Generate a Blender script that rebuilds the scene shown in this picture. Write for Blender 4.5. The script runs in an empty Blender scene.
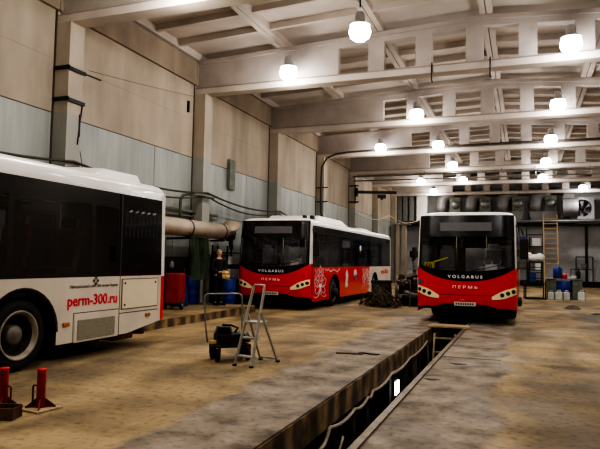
import bpy, bmesh, math, random
from mathutils import Vector, Matrix, Euler
random.seed(7)
PI = math.pi
scn = bpy.context.scene
COL = scn.collection

# ------------------------------------------------------------------ materials
def nodes(name):
    m = bpy.data.materials.new(name); m.use_nodes = True
    nt = m.node_tree
    for n in list(nt.nodes): nt.nodes.remove(n)
    out = nt.nodes.new('ShaderNodeOutputMaterial')
    return m, nt, out

def lin(c):
    return tuple((x/12.92 if x <= .04045 else ((x+.055)/1.055)**2.4) for x in c)

def rgb(r, g, b): return lin((r/255, g/255, b/255)) + (1,)

def mat(name, c, rough=.6, metal=0, var=.18, scale=4, bump=.0, c2=None, spec=.4, stretch=(1,1,1), lo=.35, hi=.7, coat=0):
    m, nt, out = nodes(name)
    b = nt.nodes.new('ShaderNodeBsdfPrincipled')
    b.inputs['Roughness'].default_value = rough
    b.inputs['Metallic'].default_value = metal
    b.inputs['Specular IOR Level'].default_value = spec
    b.inputs['Coat Weight'].default_value = coat
    nt.links.new(b.outputs[0], out.inputs[0])
    tc = nt.nodes.new('ShaderNodeTexCoord')
    mp = nt.nodes.new('ShaderNodeMapping'); mp.inputs['Scale'].default_value = stretch
    nt.links.new(tc.outputs['Object'], mp.inputs[0])
    no = nt.nodes.new('ShaderNodeTexNoise'); no.inputs['Scale'].default_value = scale; no.inputs['Detail'].default_value = 5
    nt.links.new(mp.outputs[0], no.inputs['Vector'])
    ra = nt.nodes.new('ShaderNodeValToRGB')
    ra.color_ramp.elements[0].position = lo; ra.color_ramp.elements[1].position = hi
    d = c2 if c2 else tuple(x*(1-var*1.6) for x in c[:3]) + (1,)
    ra.color_ramp.elements[0].color = d
    ra.color_ramp.elements[1].color = c
    nt.links.new(no.outputs[0], ra.inputs[0])
    nt.links.new(ra.outputs[0], b.inputs['Base Color'])
    if bump:
        bp = nt.nodes.new('ShaderNodeBump'); bp.inputs['Strength'].default_value = bump; bp.inputs['Distance'].default_value = .03
        nt.links.new(no.outputs[0], bp.inputs['Height']); nt.links.new(bp.outputs[0], b.inputs['Normal'])
    return m

def emit(name, c, s):
    m, nt, out = nodes(name)
    e = nt.nodes.new('ShaderNodeEmission'); e.inputs[0].default_value = c; e.inputs[1].default_value = s
    nt.links.new(e.outputs[0], out.inputs[0]); return m

def glass(name, tint, ior=1.5, boost=.03, rough=.03):
    m, nt, out = nodes(name)
    t = nt.nodes.new('ShaderNodeBsdfTransparent'); t.inputs[0].default_value = tint
    g = nt.nodes.new('ShaderNodeBsdfGlossy'); g.inputs['Roughness'].default_value = rough; g.inputs[0].default_value = (.9,.92,1,1)
    f = nt.nodes.new('ShaderNodeFresnel'); f.inputs[0].default_value = ior
    a = nt.nodes.new('ShaderNodeMath'); a.operation = 'ADD'; a.inputs[1].default_value = boost; a.use_clamp = True
    mx = nt.nodes.new('ShaderNodeMixShader')
    nt.links.new(f.outputs[0], a.inputs[0]); nt.links.new(a.outputs[0], mx.inputs[0])
    nt.links.new(t.outputs[0], mx.inputs[1]); nt.links.new(g.outputs[0], mx.inputs[2])
    nt.links.new(mx.outputs[0], out.inputs[0]); return m

def floor_mat():
    m, nt, out = nodes('stained_concrete_floor')
    L = nt.links.new; N = nt.nodes.new
    b = N('ShaderNodeBsdfPrincipled'); L(b.outputs[0], out.inputs[0])
    tc = N('ShaderNodeTexCoord')
    sep = N('ShaderNodeSeparateXYZ'); L(tc.outputs['Object'], sep.inputs[0])
    def noise(sc, det=6, st=(1,1,1), dist=0):
        mp = N('ShaderNodeMapping'); mp.inputs['Scale'].default_value = st; L(tc.outputs['Object'], mp.inputs[0])
        n = N('ShaderNodeTexNoise'); n.inputs['Scale'].default_value = sc; n.inputs['Detail'].default_value = det
        n.inputs['Distortion'].default_value = dist
        L(mp.outputs[0], n.inputs['Vector']); return n.outputs[0]
    def ramp(v, stops):
        r = N('ShaderNodeValToRGB'); e = r.color_ramp.elements
        while len(e) < len(stops): e.new(.5)
        for k, (p, c) in enumerate(stops): e[k].position = p; e[k].color = c
        L(v, r.inputs[0]); return r.outputs[0]
    def math_(op, a, b_, clamp=False):
        n = N('ShaderNodeMath'); n.operation = op; n.use_clamp = clamp
        for k, v in enumerate((a, b_)):
            if isinstance(v, (int, float)): n.inputs[k].default_value = v
            else: L(v, n.inputs[k])
        return n.outputs[0]
    def mix(f, a, c):
        n = N('ShaderNodeMix'); n.data_type = 'RGBA'
        L(f, n.inputs['Factor'])
        for k, v in (('A', a), ('B', c)):
            s = [i for i in n.inputs if i.name == k and i.type == 'RGBA'][0]
            if isinstance(v, tuple): s.default_value = v
            else: L(v, s)
        return [o for o in n.outputs if o.type == 'RGBA'][0]
    # sandy brown worn ground
    sand = ramp(noise(.55, 7, (1.6,.7,1), .6), [(.25, rgb(76,65,48)), (.41, rgb(118,101,74)), (.56, rgb(152,131,95)), (.8, rgb(170,149,110))])
    streak = ramp(noise(1.3, 8, (.35,1.5,1), .3), [(.35, (.62,.61,.6,1)), (.65, (1.08,1.05,1.0,1))])
    mm = N('ShaderNodeMix'); mm.data_type = 'RGBA'; mm.blend_type = 'MULTIPLY'; mm.inputs['Factor'].default_value = .8
    ca = [i for i in mm.inputs if i.type == 'RGBA']; L(sand, ca[0]); L(streak, ca[1])
    sand2 = [o for o in mm.outputs if o.type == 'RGBA'][0]
    # grey slab strips along the pit
    grey = ramp(noise(2.2, 9, (1,1,1), .2), [(.3, rgb(64,57,50)), (.46, rgb(110,99,86)), (.72, rgb(144,131,116))])
    wob = noise(.9, 5)
    wob2 = math_('MULTIPLY', math_('SUBTRACT', wob, .5), .9)
    xx = math_('ADD', sep.outputs[0], wob2)
    r_ = math_('MULTIPLY', math_('SUBTRACT', -.22, xx), 7, True)
    l = math_('MULTIPLY', math_('ADD', xx, 3.22), 9, True)
    band = math_('MULTIPLY', l, r_)
    yf = math_('MULTIPLY', math_('SUBTRACT', 19.0, sep.outputs[1]), .4, True)
    band = math_('MULTIPLY', math_('MULTIPLY', band, yf), .9)
    c1 = mix(band, sand2, grey)
    # dark oil stains
    st = ramp(noise(.42, 6, (1,1,1), 1.2), [(.58, (0,0,0,1)), (.7, (1,1,1,1))])
    st = math_('MULTIPLY', st, .72)
    c2 = mix(st, c1, rgb(62,54,46))
    # darker wheel track along the near buses
    tr = math_('SUBTRACT', 1, math_('MULTIPLY', math_('ABSOLUTE', math_('ADD', math_('ADD', sep.outputs[0], 5.6), wob2), 0), 1.4), True)
    tr = math_('MULTIPLY', tr, .35)
    c3 = mix(tr, c2, rgb(58,52,46))
    dkx = math_('MULTIPLY', math_('SUBTRACT', 1, math_('ABSOLUTE', math_('SUBTRACT', xx, .75), 0)), 3, True)
    dky = math_('MULTIPLY', math_('SUBTRACT', 10.0, math_('ADD', sep.outputs[1], math_('MULTIPLY', wob2, 3))), .8, True)
    c3 = mix(math_('MULTIPLY', math_('MULTIPLY', dkx, dky), .6), c3, rgb(66,56,42))
    sp = ramp(noise(13, 9, (1,1,1), .3), [(.34, (.5,.49,.48,1)), (.45, (.92,.92,.92,1)), (.62, (1,1,1,1)), (.72, (1.22,1.21,1.2,1))])
    m2 = N('ShaderNodeMix'); m2.data_type = 'RGBA'; m2.blend_type = 'MULTIPLY'; m2.inputs['Factor'].default_value = .75
    ca = [i for i in m2.inputs if i.type == 'RGBA']; L(c3, ca[0]); L(sp, ca[1])
    L([o for o in m2.outputs if o.type == 'RGBA'][0], b.inputs['Base Color'])
    ro = ramp(noise(.8, 5), [(.35, (.62,.62,.62,1)), (.6, (.88,.88,.88,1))]); L(ro, b.inputs['Roughness'])
    b.inputs['Specular IOR Level'].default_value = .22
    bp = N('ShaderNodeBump'); bp.inputs['Strength'].default_value = .35; bp.inputs['Distance'].default_value = .02
    L(noise(5, 9), bp.inputs['Height']); L(bp.outputs[0], b.inputs['Normal'])
    return m

def stripe_mat():
    m, nt, out = nodes('pit_edge_stripes')
    L = nt.links.new; N = nt.nodes.new
    b = N('ShaderNodeBsdfPrincipled'); L(b.outputs[0], out.inputs[0]); b.inputs['Roughness'].default_value = .75
    tc = N('ShaderNodeTexCoord'); w = N('ShaderNodeTexWave'); w.bands_direction = 'Y'
    w.inputs['Scale'].default_value = .62; w.inputs['Distortion'].default_value = 3.5; w.inputs['Detail'].default_value = 3
    L(tc.outputs['Object'], w.inputs[0])
    r = N('ShaderNodeValToRGB'); e = r.color_ramp.elements
    e[0].position = .25; e[0].color = rgb(84,67,48); e[1].position = .8; e[1].color = rgb(150,122,80)
    L(w.outputs[0], r.inputs[0])
    n = N('ShaderNodeTexNoise'); n.inputs['Scale'].default_value = 3.5; n.inputs['Detail'].default_value = 6; L(tc.outputs['Object'], n.inputs[0])
    r2 = N('ShaderNodeValToRGB'); e = r2.color_ramp.elements
    e[0].position = .35; e[0].color = (.25,.2,.18,1); e[1].position = .65; e[1].color = (1,1,1,1); L(n.outputs[0], r2.inputs[0])
    mm = N('ShaderNodeMix'); mm.data_type = 'RGBA'; mm.blend_type = 'MULTIPLY'; mm.inputs['Factor'].default_value = 1
    ca = [i for i in mm.inputs if i.type == 'RGBA']; L(r.outputs[0], ca[0]); L(r2.outputs[0], ca[1])
    L([o for o in mm.outputs if o.type == 'RGBA'][0], b.inputs['Base Color'])
    return m

M = {}
M['floor'] = floor_mat()
M['stripe'] = stripe_mat()
M['beige'] = mat('beige_wall_plaster', rgb(172,159,141), .85, var=.2, scale=1.1, stretch=(1,1.3,.35))
M['beige_dark'] = mat('shade_tinted_plaster', rgb(154,139,120), .85, var=.22, scale=1.3, stretch=(1,1,.4))  # darker wall plaster; shade of the band below the roof mixed into its colour
M['tile'] = mat('pale_blue_grey_tile_wall', rgb(152,156,150), .5, var=.2, scale=1.4, stretch=(1,2.0,.25))
M['dado'] = mat('dark_dado_paint', rgb(50,46,40), .6, var=.3, scale=2)
M['joint'] = mat('wall_joint', rgb(58,50,42), .9)
M['column'] = mat('column_concrete', rgb(172,159,142), .8, var=.18, scale=1.5, stretch=(1,1,.4))
M['column_low'] = mat('column_lower_paint', rgb(150,150,142), .7, var=.14, scale=1.5, stretch=(1,1,.4))
M['beam'] = mat('beam_concrete', rgb(174,163,154), .8, var=.16, scale=1.2)
M['flange'] = mat('lit_flange_concrete', rgb(190,179,168), .8, var=.12, scale=1.2)  # paler copy of the beam concrete, lamp light on the flange painted in
M['ceil'] = mat('ceiling_slab_concrete', rgb(188,176,164), .85, var=.16, scale=.8)
M['endwall'] = mat('grey_end_wall', rgb(178,178,180), .8, var=.2, scale=.7)
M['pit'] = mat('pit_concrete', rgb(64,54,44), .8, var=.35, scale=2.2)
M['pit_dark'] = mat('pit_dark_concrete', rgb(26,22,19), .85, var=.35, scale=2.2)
M['steel_edge'] = mat('worn_steel_edge', rgb(120,104,84), .5, .5, var=.3, scale=5)
M['white'] = mat('bus_white_paint', rgb(226,222,216), .3, var=.05, scale=1.2, coat=.3)
M['white_dirty'] = mat('bus_white_paint_dirty', rgb(214,202,184), .35, var=.12, scale=1.8, coat=.2)
M['red'] = mat('bus_red_paint', rgb(214,26,34), .3, var=.06, scale=1.5, coat=.4)
M['black'] = mat('bus_black_gloss', rgb(14,14,16), .18, var=.1, coat=.3)
M['matte_black'] = mat('matte_black', rgb(16,15,15), .75, var=.2)
M['rubber'] = mat('tyre_rubber', rgb(22,21,20), .8, var=.25, scale=8)
M['rim'] = mat('rim_painted_steel', rgb(170,158,140), .5, .2, var=.3, scale=6)
M['hub'] = mat('hub_steel', rgb(128,120,108), .5, .4, var=.3, scale=6)
M['glass'] = glass('windshield_glass', (.93,.94,.95,1), 1.45, .03)
M['glass_dark'] = glass('tinted_side_glass', (.42,.42,.43,1), 1.45, .02)
M['lens'] = mat('headlight_lens', rgb(238,222,170), .15, var=.06, coat=.5)
M['display_grey'] = mat('display_grey', rgb(92,92,96), .35, var=.1)
M['dish'] = mat('dark_rim_dish', rgb(44,40,36), .7, .1, var=.3, scale=6)
M['lens_dark'] = mat('headlight_reflector', rgb(60,60,58), .2, .6)
M['amber'] = mat('amber_marker', rgb(176,98,62), .3)
M['lettering'] = mat('silver_lettering', rgb(226,226,226), .3, .2, var=.04)
M['red_letter'] = mat('red_lettering', rgb(206,34,60), .5, var=.04)
M['pink_letter'] = mat('pale_lettering', rgb(240,196,196), .5, var=.04)
M['dark_letter'] = mat('dark_lettering', rgb(60,62,60), .5, var=.04)
M['plate'] = mat('licence_plate_white', rgb(208,206,200), .4, var=.05)
M['interior'] = mat('bus_interior_grey', rgb(150,148,146), .7, var=.2)
M['seat_red'] = mat('bus_seat_cloth', rgb(120,34,34), .9, var=.2)
M['seat_grey'] = mat('bus_seat_grey', rgb(150,146,146), .9, var=.2)
M['yellow'] = mat('yellow_plastic', rgb(248,226,50), .5, var=.08)
M['cream_hatch'] = mat('cream_hatch_paint', rgb(224,212,182), .4, var=.07, scale=2)
M['mesh_grey'] = mat('grille_mesh', rgb(150,144,124), .6, .1, var=.28, scale=60, lo=.45, hi=.55)
M['jack'] = mat('jack_red_paint', rgb(206,28,26), .45, var=.25, scale=7)
M['trolley_red'] = mat('faded_red_paint', rgb(150,36,32), .5, var=.25, scale=5)
M['jack_dark'] = mat('rusty_red_steel', rgb(112,30,24), .6, .2, var=.4, scale=9)
M['rusty'] = mat('rusty_steel', rgb(96,62,44), .75, .3, var=.5, scale=6, bump=.3)
M['brown_wood'] = mat('dirty_wood', rgb(104,84,60), .8, var=.35, scale=5, stretch=(6,1,1))
M['plank'] = mat('plank_wood', rgb(170,146,110), .8, var=.25, scale=3, stretch=(1,8,1))
M['alu'] = mat('ladder_aluminium', rgb(176,172,162), .45, .55, var=.15, scale=6)
M['steel'] = mat('galvanised_steel', rgb(140,140,138), .45, .6, var=.2, scale=5)
M['duct'] = mat('duct_galvanised', rgb(128,126,126), .5, .25, var=.25, scale=1.5)
M['dark_metal'] = mat('dark_oily_metal', rgb(44,42,40), .5, .5, var=.4, scale=6)
M['black_metal'] = mat('black_metal', rgb(26,24,24), .55, .3, var=.3, scale=6)
M['pipe'] = mat('insulated_pipe_cladding', rgb(172,156,134), .55, .1, var=.2, scale=2.5, stretch=(1,.5,1))
M['cable'] = mat('cable_sheath', rgb(58,50,44), .7, var=.2)
M['cable_light'] = mat('pale_hose', rgb(176,160,136), .5, var=.2)
M['blue'] = mat('blue_plastic', rgb(22,46,128), .45, var=.15)
M['green'] = mat('green_tarpaulin', rgb(42,60,38), .85, var=.35, scale=5)
M['greygreen'] = mat('grey_green_paint', rgb(108,112,98), .7, var=.25)
M['whitebox'] = mat('white_plastic', rgb(210,208,204), .5, var=.08)
M['clear'] = mat('cloudy_canister', rgb(196,198,192), .4, var=.1)
M['olive'] = mat('dry_brown_hose', rgb(92,80,54), .8, var=.4, scale=9)
M['yellow_wood'] = mat('yellow_ladder_paint', rgb(166,140,96), .7, var=.2)
M['housing'] = mat('lamp_housing', rgb(190,188,186), .45, .5, var=.1)
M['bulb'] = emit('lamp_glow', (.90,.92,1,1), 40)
M['pit_glow'] = emit('pit_lamp_glow', (1,.93,.75,1), 14)
M['skin'] = mat('skin', rgb(198,150,122), .6, var=.1, scale=12)
M['cloth_black'] = mat('black_work_jacket', rgb(24,24,28), .9, var=.3, scale=12)
M['cloth_navy'] = mat('dark_work_trousers', rgb(22,24,34), .9, var=.3, scale=12)
M['hair'] = mat('short_grey_hair', rgb(150,138,124), .8, var=.25, scale=30)
M['rag'] = mat('yellow_rag_cloth', rgb(206,176,112), .9, var=.2, scale=8)
M['rail_olive'] = mat('worn_handrail', rgb(112,106,78), .5, var=.15)
M['paper'] = mat('white_paper', rgb(214,212,206), .8, var=.05)
M['dirt'] = mat('grey_dirt', rgb(92,84,70), .95, var=.3, scale=9, bump=.4)
M['bluegrey'] = mat('blue_grey_sticker', rgb(70,86,140), .5)

# ------------------------------------------------------------------ mesh builder
def V(*a): return Vector(a)
def frame(d):
    d = d.normalized(); a = V(0,0,1) if abs(d.z) < .9 else V(1,0,0)
    u = d.cross(a).normalized(); return u, d.cross(u).normalized()

class MB:
    def __init__(s): s.bm = bmesh.new(); s.mi = 0
    def face(s, pts):
        vs = [s.bm.verts.new(p) for p in pts]
        try:
            f = s.bm.faces.new(vs); f.material_index = s.mi; return f
        except ValueError: return None
    def hexa(s, p):           # 4 bottom, 4 top
        v = [s.bm.verts.new(q) for q in p]
        for q in ((3,2,1,0),(4,5,6,7),(0,1,5,4),(1,2,6,5),(2,3,7,6),(3,0,4,7)):
            f = s.bm.faces.new([v[i] for i in q]); f.material_index = s.mi
        return s
    def box(s, x0,x1,y0,y1,z0,z1):
        return s.hexa([(x0,y0,z0),(x1,y0,z0),(x1,y1,z0),(x0,y1,z0),(x0,y0,z1),(x1,y0,z1),(x1,y1,z1),(x0,y1,z1)])
    def bbox(s, c, size, rot=(0,0,0), bev=0):      # rotated, bevelled box
        b = bmesh.new(); bmesh.ops.create_cube(b, size=1)
        bmesh.ops.scale(b, vec=size, verts=b.verts)
        if bev: bmesh.ops.bevel(b, geom=list(b.edges), offset=bev, segments=2, affect='EDGES', profile=.6)
        mt = Matrix.Translation(c) @ Euler(rot).to_matrix().to_4x4()
        bmesh.ops.transform(b, matrix=mt, verts=b.verts)
        s.join(b); return s
    def join(s, b):
        mp = {}
        for v in b.verts: mp[v] = s.bm.verts.new(v.co)
        for f in b.faces:
            try:
                g = s.bm.faces.new([mp[v] for v in f.verts]); g.material_index = s.mi; g.smooth = f.smooth
            except ValueError: pass
        b.free()
    def bar(s, a, b, w, h=None):
        a, b = Vector(a), Vector(b); h = h or w
        u, v = frame(b-a); u = u*w/2; v = v*h/2
        return s.hexa([a-u-v, a+u-v, a+u+v, a-u+v, b-u-v, b+u-v, b+u+v, b-u+v])
    def tube(s, pts, r, seg=10, cap=True, smooth=True):
        pts = [Vector(p) for p in pts]; rs = r if isinstance(r, (list, tuple)) else [r]*len(pts)
        rings = []; u = None
        for i, p in enumerate(pts):
            d = (pts[min(i+1,len(pts)-1)] - pts[max(i-1,0)]).normalized()
            if u is None: u, v = frame(d)
            else:
                u = (u - d*u.dot(d)).normalized(); v = d.cross(u)
            rings.append([s.bm.verts.new(p + (u*math.cos(2*PI*k/seg) + v*math.sin(2*PI*k/seg))*rs[i]) for k in range(seg)])
        for a, b in zip(rings, rings[1:]):
            for k in range(seg):
                f = s.bm.faces.new((a[k], a[(k+1)%seg], b[(k+1)%seg], b[k])); f.material_index = s.mi; f.smooth = smooth
        if cap:
            for rg in (rings[0][::-1], rings[-1]):
                f = s.bm.faces.new(rg); f.material_index = s.mi
        return s
    def lathe(s, prof, origin, axis=(0,0,1), seg=24, smooth=True, arc=2*PI):
        o = Vector(origin); ax = Vector(axis).normalized(); u, v = frame(ax)
        full = abs(arc-2*PI) < 1e-6; n = seg if full else seg+1
        rings = []
        for (r, t) in prof:
            if r < 1e-5: rings.append([s.bm.verts.new(o+ax*t)])
            else: rings.append([s.bm.verts.new(o+ax*t+(u*math.cos(arc*k/seg)+v*math.sin(arc*k/seg))*r) for k in range(n)])
        for a, b in zip(rings, rings[1:]):
            for k in range(seg):
                k2 = (k+1) % n
                if len(a) == 1 and len(b) == 1: continue
                if len(a) == 1: q = (a[0], b[k2], b[k])
                elif len(b) == 1: q = (a[k], a[k2], b[0])
                else: q = (a[k], a[k2], b[k2], b[k])
                f = s.bm.faces.new(q); f.material_index = s.mi; f.smooth = smooth
        return s
    def cyl(s, a, b, r, seg=16, r2=None):
        return s.tube([a, b], [r, r if r2 is None else r2], seg)
    def sphere(s, c, r, sc=(1,1,1), seg=14):
        b = bmesh.new(); bmesh.ops.create_uvsphere(b, u_segments=seg, v_segments=max(6, seg*2//3), radius=r)
        bmesh.ops.scale(b, vec=sc, verts=b.verts); bmesh.ops.translate(b, vec=c, verts=b.verts)
        for f in b.faces: f.smooth = True
        s.join(b); return s
    def prism(s, pts, n, t):        # planar outline extruded by t along n
        n = Vector(n).normalized()*t
        a = [s.bm.verts.new(p) for p in pts]; b = [s.bm.verts.new(Vector(p)+n) for p in pts]
        k = len(pts)
        for q in [a[::-1], b] + [(a[i], a[(i+1)%k], b[(i+1)%k], b[i]) for i in range(k)]:
            f = s.bm.faces.new(q); f.material_index = s.mi
        return s
    def grid(s, fn, us, vs, smooth=True, keep=None):
        g = [[s.bm.verts.new(fn(u, v)) for v in vs] for u in us]
        for i in range(len(us)-1):
            for j in range(len(vs)-1):
                if keep and not keep(i, j): continue
                f = s.bm.faces.new((g[i][j], g[i+1][j], g[i+1][j+1], g[i][j+1])); f.material_index = s.mi; f.smooth = smooth
        return s
    def build(s, name, mats, parent=None, loc=(0,0,0), rot=(0,0,0), fix=True):
        if fix: bmesh.ops.recalc_face_normals(s.bm, faces=s.bm.faces)
        me = bpy.data.meshes.new(name); s.bm.to_mesh(me); s.bm.free()
        for m in (mats if isinstance(mats, (list, tuple)) else [mats]): me.materials.append(M[m] if isinstance(m, str) else m)
        o = bpy.data.objects.new(name, me); COL.objects.link(o)
        o.location = loc; o.rotation_euler = rot
        if parent: o.parent = parent
        return o

def tag(o, label, cat, group=None, kind=None):
    o['label'] = label; o['category'] = cat
    if group: o['group'] = group
    if kind: o['kind'] = kind
    return o
def thing(name, label, cat, loc=(0,0,0), rz=0, group=None):
    o = bpy.data.objects.new(name, None); COL.objects.link(o); o.empty_display_size = .1
    o.location = loc; o.rotation_euler = (0,0,rz)
    return tag(o, label, cat, group)
def struct(o):
    o['kind'] = 'structure'; return o
def dup(root, loc, rz=None, label=None, group=None):
    def cp(o, p):
        c = o.copy(); COL.objects.link(c)
        if p: c.parent = p
        for ch in list(o.children): cp(ch, c)
        return c
    r = cp(root, None); r.location = loc
    if rz is not None: r.rotation_euler = (0,0,rz)
    if label: r['label'] = label
    if group: r['group'] = group
    return r
def linspace(a, b, n): return [a+(b-a)*i/(n-1) for i in range(n)]

def text_obj(name, body, size, m, parent, loc, xdir, ydir, depth=.004, bold=0., align='CENTER', width=None, space=1.0):
    cu = bpy.data.curves.new(name, 'FONT'); cu.body = body; cu.size = size; cu.align_x = align; cu.align_y = 'CENTER'
    cu.extrude = depth; cu.offset = bold; cu.space_character = space; cu.resolution_u = 3
    t = bpy.data.objects.new(name+'_curve', cu); COL.objects.link(t)
    dg = bpy.context.evaluated_depsgraph_get(); dg.update()
    me = bpy.data.meshes.new_from_object(t.evaluated_get(dg)); me.name = name
    bpy.data.objects.remove(t); bpy.data.curves.remove(cu)
    xs = [v.co.x for v in me.vertices]
    s = width/(max(xs)-min(xs)) if width and xs else 1
    sy = s if space == 1.0 else 1
    X = Vector(xdir).normalized(); Y = Vector(ydir).normalized(); Z = X.cross(Y)
    for v in me.vertices:
        c = v.co; v.co = X*c.x*s + Y*c.y*(1 if width is None else sy) + Z*c.z
    me.materials.clear(); me.materials.append(M[m])
    o = bpy.data.objects.new(name, me); COL.objects.link(o); o.location = loc
    if parent: o.parent = parent
    return o

# ------------------------------------------------------------------ camera (solved from the photograph)
f_px, yaw, pit_, roll, CAMH = 593.82, .3609, .0611, .0184, 1.5465
F = V(-math.sin(yaw)*math.cos(pit_), math.cos(yaw)*math.cos(pit_), math.sin(pit_))
R = V(math.cos(yaw), math.sin(yaw), 0); U = R.cross(F)
R, U = R*math.cos(roll)+U*math.sin(roll), -R*math.sin(roll)+U*math.cos(roll)
cam = bpy.data.cameras.new('camera'); co = bpy.data.objects.new('camera', cam); COL.objects.link(co)
mw = Matrix((( R.x,U.x,-F.x,0),(R.y,U.y,-F.y,0),(R.z,U.z,-F.z,CAMH),(0,0,0,1)))
co.matrix_world = mw
cam.sensor_fit = 'HORIZONTAL'; cam.sensor_width = 36; cam.lens = f_px/600*36; cam.clip_end = 300
scn.camera = co

# ------------------------------------------------------------------ setting
XL, XR, YB, YE = -9.63, 7.8, -9.0, 48.0
Y0, BAY = 10.0877, 5.8692
ZB = 6.68
def zc(x): return 7.75 + (x-XL)*.0435 if x < -.9 else 8.13 - (x+.9)*.07
BEAMS = [Y0+BAY*i for i in range(-3, 7)]
PX0, PX1, PY0, PY1 = -2.09, -1.30, 1.5, 29.5
b = MB()
b.box(XL-.3, PX0, YB-.3, YE+.3, -.25, 0); b.box(PX1, XR+.3, YB-.3, YE+.3, -.25, 0)
b.box(PX0, PX1, YB-.3, PY0, -.25, 0); b.box(PX0, PX1, PY1, YE+.3, -.25, 0)
struct(b.build('floor', 'floor'))
# inspection pit shell
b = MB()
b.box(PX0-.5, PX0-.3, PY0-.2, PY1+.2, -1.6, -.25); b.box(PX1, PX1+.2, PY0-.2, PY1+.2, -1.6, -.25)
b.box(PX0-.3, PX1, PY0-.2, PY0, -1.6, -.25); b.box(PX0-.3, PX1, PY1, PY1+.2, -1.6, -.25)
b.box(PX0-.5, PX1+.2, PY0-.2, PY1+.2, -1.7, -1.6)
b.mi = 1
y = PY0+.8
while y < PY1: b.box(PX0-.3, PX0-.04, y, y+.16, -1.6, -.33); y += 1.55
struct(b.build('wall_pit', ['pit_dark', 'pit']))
b = MB(); b.box(PX0-.3, PX0+.012, PY0, PY1, -.33, -.02)
struct(b.build('trim_pit_edge', 'stripe'))
b = MB(); b.bar((PX1-.02, PY0, .008), (PX1-.02, PY1, .008), .07, .035); b.box(PX1-.02, PX1, PY0, PY1, -.12, 0)
struct(b.build('trim_pit_rail', 'steel_edge'))
b = MB(); b.box(PX1+.02, -.35, 10.2, 10.235, 0, .004); struct(b.build('trim_floor_seam', 'matte_black'))
# left wall: panels between columns
b = MB(); b.mi = 2; b.box(XL-.3, XL-.02, YB-.3, YE+.3, -.25, 8.0)
edges = [YB] + BEAMS + [YE]
for y0, y1 in zip(edges, edges[1:]):
    ym = (y0+y1)/2
    for (a, c) in ((y0, ym+.9), (ym+.9, y1)):
        b.mi = 1; b.box(XL-.03, XL, a+.012, c-.012, 2.94, 4.672)
        b.mi = 1; b.box(XL-.03, XL, a+.005, c-.005, 1.6, 2.932)
    for z0, z1 in ((4.695, 5.868), (5.872, 6.97)):
        b.mi = 0; b.box(XL-.03, XL, y0+.012, y1-.012, z0, z1)
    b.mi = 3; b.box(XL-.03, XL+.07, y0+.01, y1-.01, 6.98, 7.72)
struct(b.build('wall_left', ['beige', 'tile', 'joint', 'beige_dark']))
b = MB(); b.box(XL-.03, XL+.015, YB, YE, 0, 1.6); struct(b.build('baseboard_left', 'dado'))
# end wall
b = MB(); b.box(XL-.3, XR+.3, YE, YE+.3, -.25, 8.4); struct(b.build('wall_end', 'endwall'))
b = MB(); b.box(XL, XR, YE-.06, YE, 0, .42); struct(b.build('baseboard_end', 'matte_black'))
b = MB(); b.box(XR, XR+.3, YB-.3, YE+.3, -.25, 8.4); struct(b.build('wall_right', 'beige'))
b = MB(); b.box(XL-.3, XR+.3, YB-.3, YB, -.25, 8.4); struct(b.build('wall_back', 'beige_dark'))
# posts and wide gate on the end wall
b = MB()
for x in (-.4, 4.28, 5.6): b.box(x-.09, x+.09, YE-.12, YE, .42, 4.6)
b.box(-2.5, 7.7, YE-.1, YE, 4.5, 4.66)
struct(b.build('trim_end_posts', 'dark_metal'))
# ceiling slabs with ribs
b = MB()
def slab(x0, x1, y0, y1, top, bot):
    b.hexa([(x0,y0,zc(x0)-bot),(x1,y0,zc(x1)-bot),(x1,y1,zc(x1)-bot),(x0,y1,zc(x0)-bot),
            (x0,y0,zc(x0)-top),(x1,y0,zc(x1)-top),(x1,y1,zc(x1)-top),(x0,y1,zc(x0)-top)])
slab(XL-.3, -.9, YB-.3, YE+.3, -.35, -.22); slab(-.9, XR+.3, YB-.3, YE+.3, -.35, -.22)
xs = [XL, -6.72, -3.81, -.9, 2.0, 4.9, XR]
for x in xs[1:-1]:
    slab(x-.16, x-.012, YB, YE, -.22, -.01); slab(x+.012, x+.16, YB, YE, -.22, -.01)
slab(XL, XL+.14, YB, YE, -.22, 0)
ys = []
for y0, y1 in zip(edges, edges[1:]):
    n = max(1, round((y1-y0)/1.17))
    for k in range(1, n): ys.append((y0+(y1-y0)*k/n, .055))
for y, w in ys:
    for x0, x1 in zip(xs, xs[1:]): slab(x0+.1, x1-.1, y-w, y+w, -.22, -.05)
struct(b.build('ceiling', 'ceil'))
# columns
for i, y in enumerate(BEAMS):
    b = MB()
    b.box(XL, XL+.40, y-.02, y+.42, 4.68, ZB); b.mi = 1; b.box(XL, XL+.40, y-.02, y+.42, 0, 4.68)
    b.mi = 2; b.box(XL, XL+.02, y-.06, y-.02, 0, 7.7)
    struct(b.build('column', ['column', 'column_low', 'joint']))
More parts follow.
